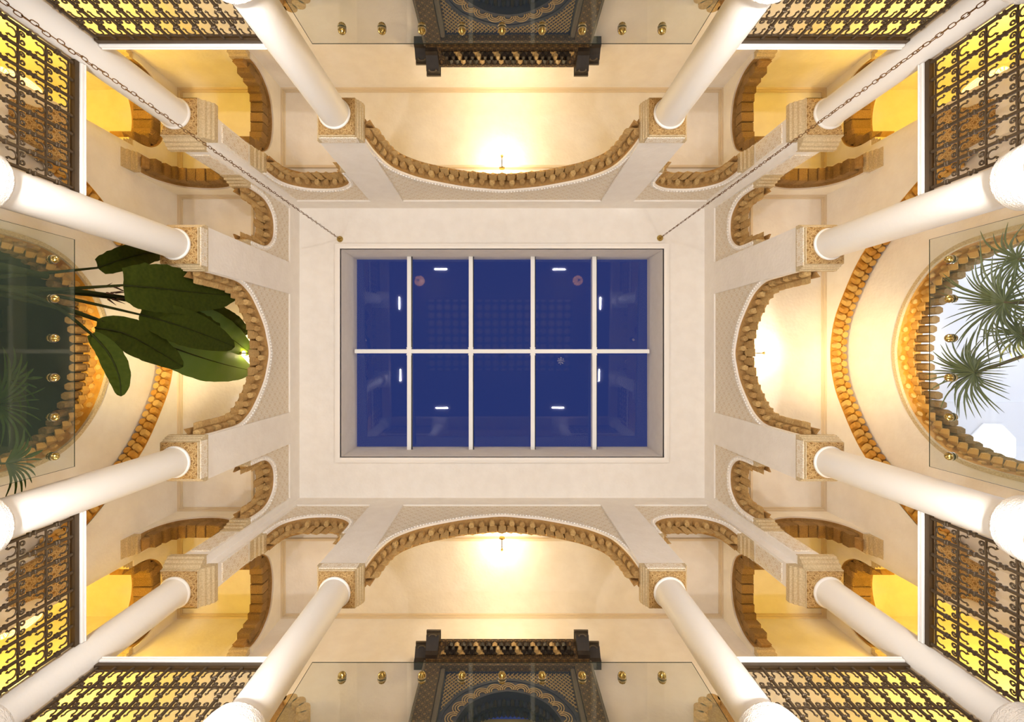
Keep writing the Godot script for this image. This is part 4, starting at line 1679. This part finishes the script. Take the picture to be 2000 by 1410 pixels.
func build_plants() -> void:
	# broad-leaved plant behind the left glass
	var o := P(-4.86, -0.85, HF)
	var t := thing("banana_plant", "big broad-leaved plant leaning out over the left glass panel", "plant", Transform3D(Basis(), o))
	pot(t, 0.24, 0.34)
	var leaves := [
		# [midrib, half width, stalk, material, fold, jag]
		[[[190, 523, -4.72], [240, 506, -4.74], [290, 494, -4.78], [345, 492, -4.85]], 0.15, [[-60, 545, -4.8], [80, 534, -4.75], [190, 523, -4.72]], M.leaf, 0.55, 0.1],
		[[[240, 557, -4.36], [310, 563, -4.32], [390, 572, -4.28], [462, 578, -4.22]], 0.31, [[-60, 575, -4.75], [100, 566, -4.5], [240, 557, -4.36]], M.leaf, 0.18, 0.10],
		[[[272, 614, -4.4], [330, 630, -4.34], [395, 652, -4.3], [458, 677, -4.26]], 0.25, [[-60, 552, -4.75], [120, 580, -4.55], [272, 614, -4.4]], M.leaf, 0.30, 0.06, 0.1],
		[[[186, 640, -4.42], [245, 652, -4.42], [305, 684, -4.44], [357, 716, -4.46]], 0.205, [[-60, 545, -4.7], [100, 592, -4.5], [208, 630, -4.42]], M.leaf, 0.22, 0.05, 0.18],
		[[[178, 652, -4.36], [212, 690, -4.28], [232, 735, -4.22], [236, 774, -4.20]], 0.115, [[-60, 548, -4.65], [90, 588, -4.45], [178, 652, -4.36]], M.leaf, 0.45, 0.05, 0.15],
		[[[318, 672, -4.68], [380, 694, -4.66], [440, 712, -4.62], [492, 724, -4.60]], 0.34, [[-60, 560, -4.85], [150, 612, -4.75], [318, 672, -4.68]], M.leaf_backlit, 0.12, 0.04],
		[[[355, 606, -4.66], [410, 636, -4.62], [455, 664, -4.58], [489, 690, -4.54]], 0.24, [[-60, 565, -4.85], [170, 575, -4.75], [355, 606, -4.66]], M.leaf_backlit, 0.35, 0.04],
		[[[380, 603, -4.60], [425, 616, -4.57], [460, 634, -4.55], [484, 652, -4.53]], 0.16, [[-60, 560, -4.8], [170, 570, -4.7], [380, 603, -4.60]], M.leaf, 0.30, 0.10],
	]
	for L in leaves:
		var mp := rel(px(L[0]), o)
		var c := Vector3.ZERO
		for p in mp:
			c += p / mp.size()
		var facing := (Vector3(0, 1, 0) - (c + o)).normalized()
		facing = (facing + Vector3(0.25, 0, 0.1)).normalized()
		var lf := part(t, "leaf", leaf_mesh(mp, L[1], facing, L[4], L[5], L[6] if L.size() > 6 else 0.35), L[3])
		var st := nst()
		tube(st, rel_offset(smooth_path(mp, 14), facing * 0.008), 0.012, 5, 0.003)
		part(lf, "midrib", st.commit(), M.rib)
		st = nst()
		tube(st, smooth_path(rel(px(L[2]), o), 10), 0.026, 6, 0.013)
		part(t, "stalk", st.commit(), M.rib)
	var st2 := nst()
	tube(st2, smooth_path([Vector3(0, 0.3, 0), Vector3(0.06, 0.9, -0.02), Vector3(0.12, 1.5, -0.05)], 8), 0.07, 10, 0.03)
	part(t, "stem", st2.commit(), M.rib)
	st2 = nst()
	for k in 9:
		var a: Vector3 = px([[205 + k * 3, 560 + (k % 3) * 12, -4.55]])[0] - o
		tube(st2, [a, a + Vector3(0.03 * sin(k * 2.0), 0.10 + 0.02 * k, 0.06 * cos(k * 1.7))], 0.012, 4, 0.002)
	part(t, "dry_husk", st2.commit(), M.husk)
	# fan palm low behind the left glass
	var po := P(-4.86, 0.92, HF)
	var pt := thing("fan_palm", "dark fan palm behind the lower part of the left glass panel", "plant", Transform3D(Basis(), po))
	pot(pt, 0.2, 0.3)
	var fans := [[[-15, 790, -4.75], 15, 95.0, 265.0], [[10, 905, -4.6], 13, 70.0, -40.0], [[5, 745, -4.8], 11, 70.0, 290.0]]
	for fi in fans.size():
		var F: Array = fans[fi]
		var c0: Vector3 = px([F[0]])[0]
		for k in F[1]:
			var g: float = deg_to_rad(lerpf(-85.0, 85.0, float(k) / (F[1] - 1))) + (0.15 if fi == 1 else -0.1)
			var L: float = F[2] * (0.85 + 0.3 * rng.randf())
			var e: Vector3 = px([[F[0][0] + cos(g) * L, F[0][1] + sin(g) * L, F[0][2] + 0.1]])[0]
			var md := (c0 + e) / 2 + Vector3(0.0, 0.05, 0)
			part(pt, "frond", blade_mesh(rel([c0, md, e], po), 0.024), M.palm)
		var st3 := nst()
		tube(st3, [Vector3(0, 0.3, 0), (c0 - po) * 0.5 + Vector3(0, 0.2, 0), c0 - po], 0.018, 6, 0.01)
		part(pt, "stalk", st3.commit(), M.rib)
	# spiky dracaena behind the right glass
	var dob := P(4.98, -0.35, HF)
	var dt := thing("dracaena", "spiky green dracaena behind the right glass panel", "plant", Transform3D(Basis(), dob))
	pot(dt, 0.22, 0.32)
	for C in [[1962, 590, 4.72, 60, 128.0, 160.0], [1905, 728, 4.70, 58, 98.0, 175.0], [1998, 652, 4.78, 30, 85.0, 185.0], [1990, 505, 4.82, 26, 95.0, 200.0]]:
		var c0: Vector3 = px([[C[0], C[1], C[2]]])[0]
		for k in C[3]:
			var g: float = TAU * (k + rng.randf() * 0.7) / C[3]
			var L: float = C[4] * (0.55 + 0.5 * rng.randf())
			var out := rng.randf_range(-0.12, 0.12)
			var e: Vector3 = px([[C[0] + cos(g) * L, C[1] + sin(g) * L, C[2] + out]])[0]
			var md := c0.lerp(e, 0.5) + Vector3(0, 0.05 + 0.04 * rng.randf(), 0)
			part(dt, "blade_leaf", blade_mesh(rel([c0, md, e], dob), 0.0095), M.blade)
		var st4 := nst()
		var cr: Vector3 = c0 - dob
		tube(st4, smooth_path([Vector3(0, 0.28, 0), Vector3(cr.x * 0.3, cr.y * 0.45, cr.z * 0.35), cr], 8), 0.022, 7, 0.014)
		part(dt, "cane", st4.commit(), M.bark)

func rel_offset(pts: Array, v: Vector3) -> Array:
	return pts.map(func(p): return p + v)

func blade_mesh(path: Array, w: float) -> ArrayMesh:
	var n := 8
	var p := smooth_path(path, n)
	var st := nst()
	var rows := []
	for i in n + 1:
		var f := float(i) / n
		var t: Vector3 = (p[mini(i + 1, n)] - p[maxi(i - 1, 0)]).normalized()
		var s := t.cross(Vector3(0.3, 1, 0.2)).normalized()
		var ww := w * (0.35 + 0.65 * sin(PI * minf(0.5, f * 1.6))) * (1.0 - pow(f, 3.0)) + 0.0008
		var nn := s.cross(t)
		rows.append([p[i] + s * ww + nn * ww * 0.5, p[i], p[i] - s * ww + nn * ww * 0.5])
	for i in n:
		for k in 2:
			quad(st, rows[i][k], rows[i][k + 1], rows[i + 1][k + 1], rows[i + 1][k])
	return st.commit()
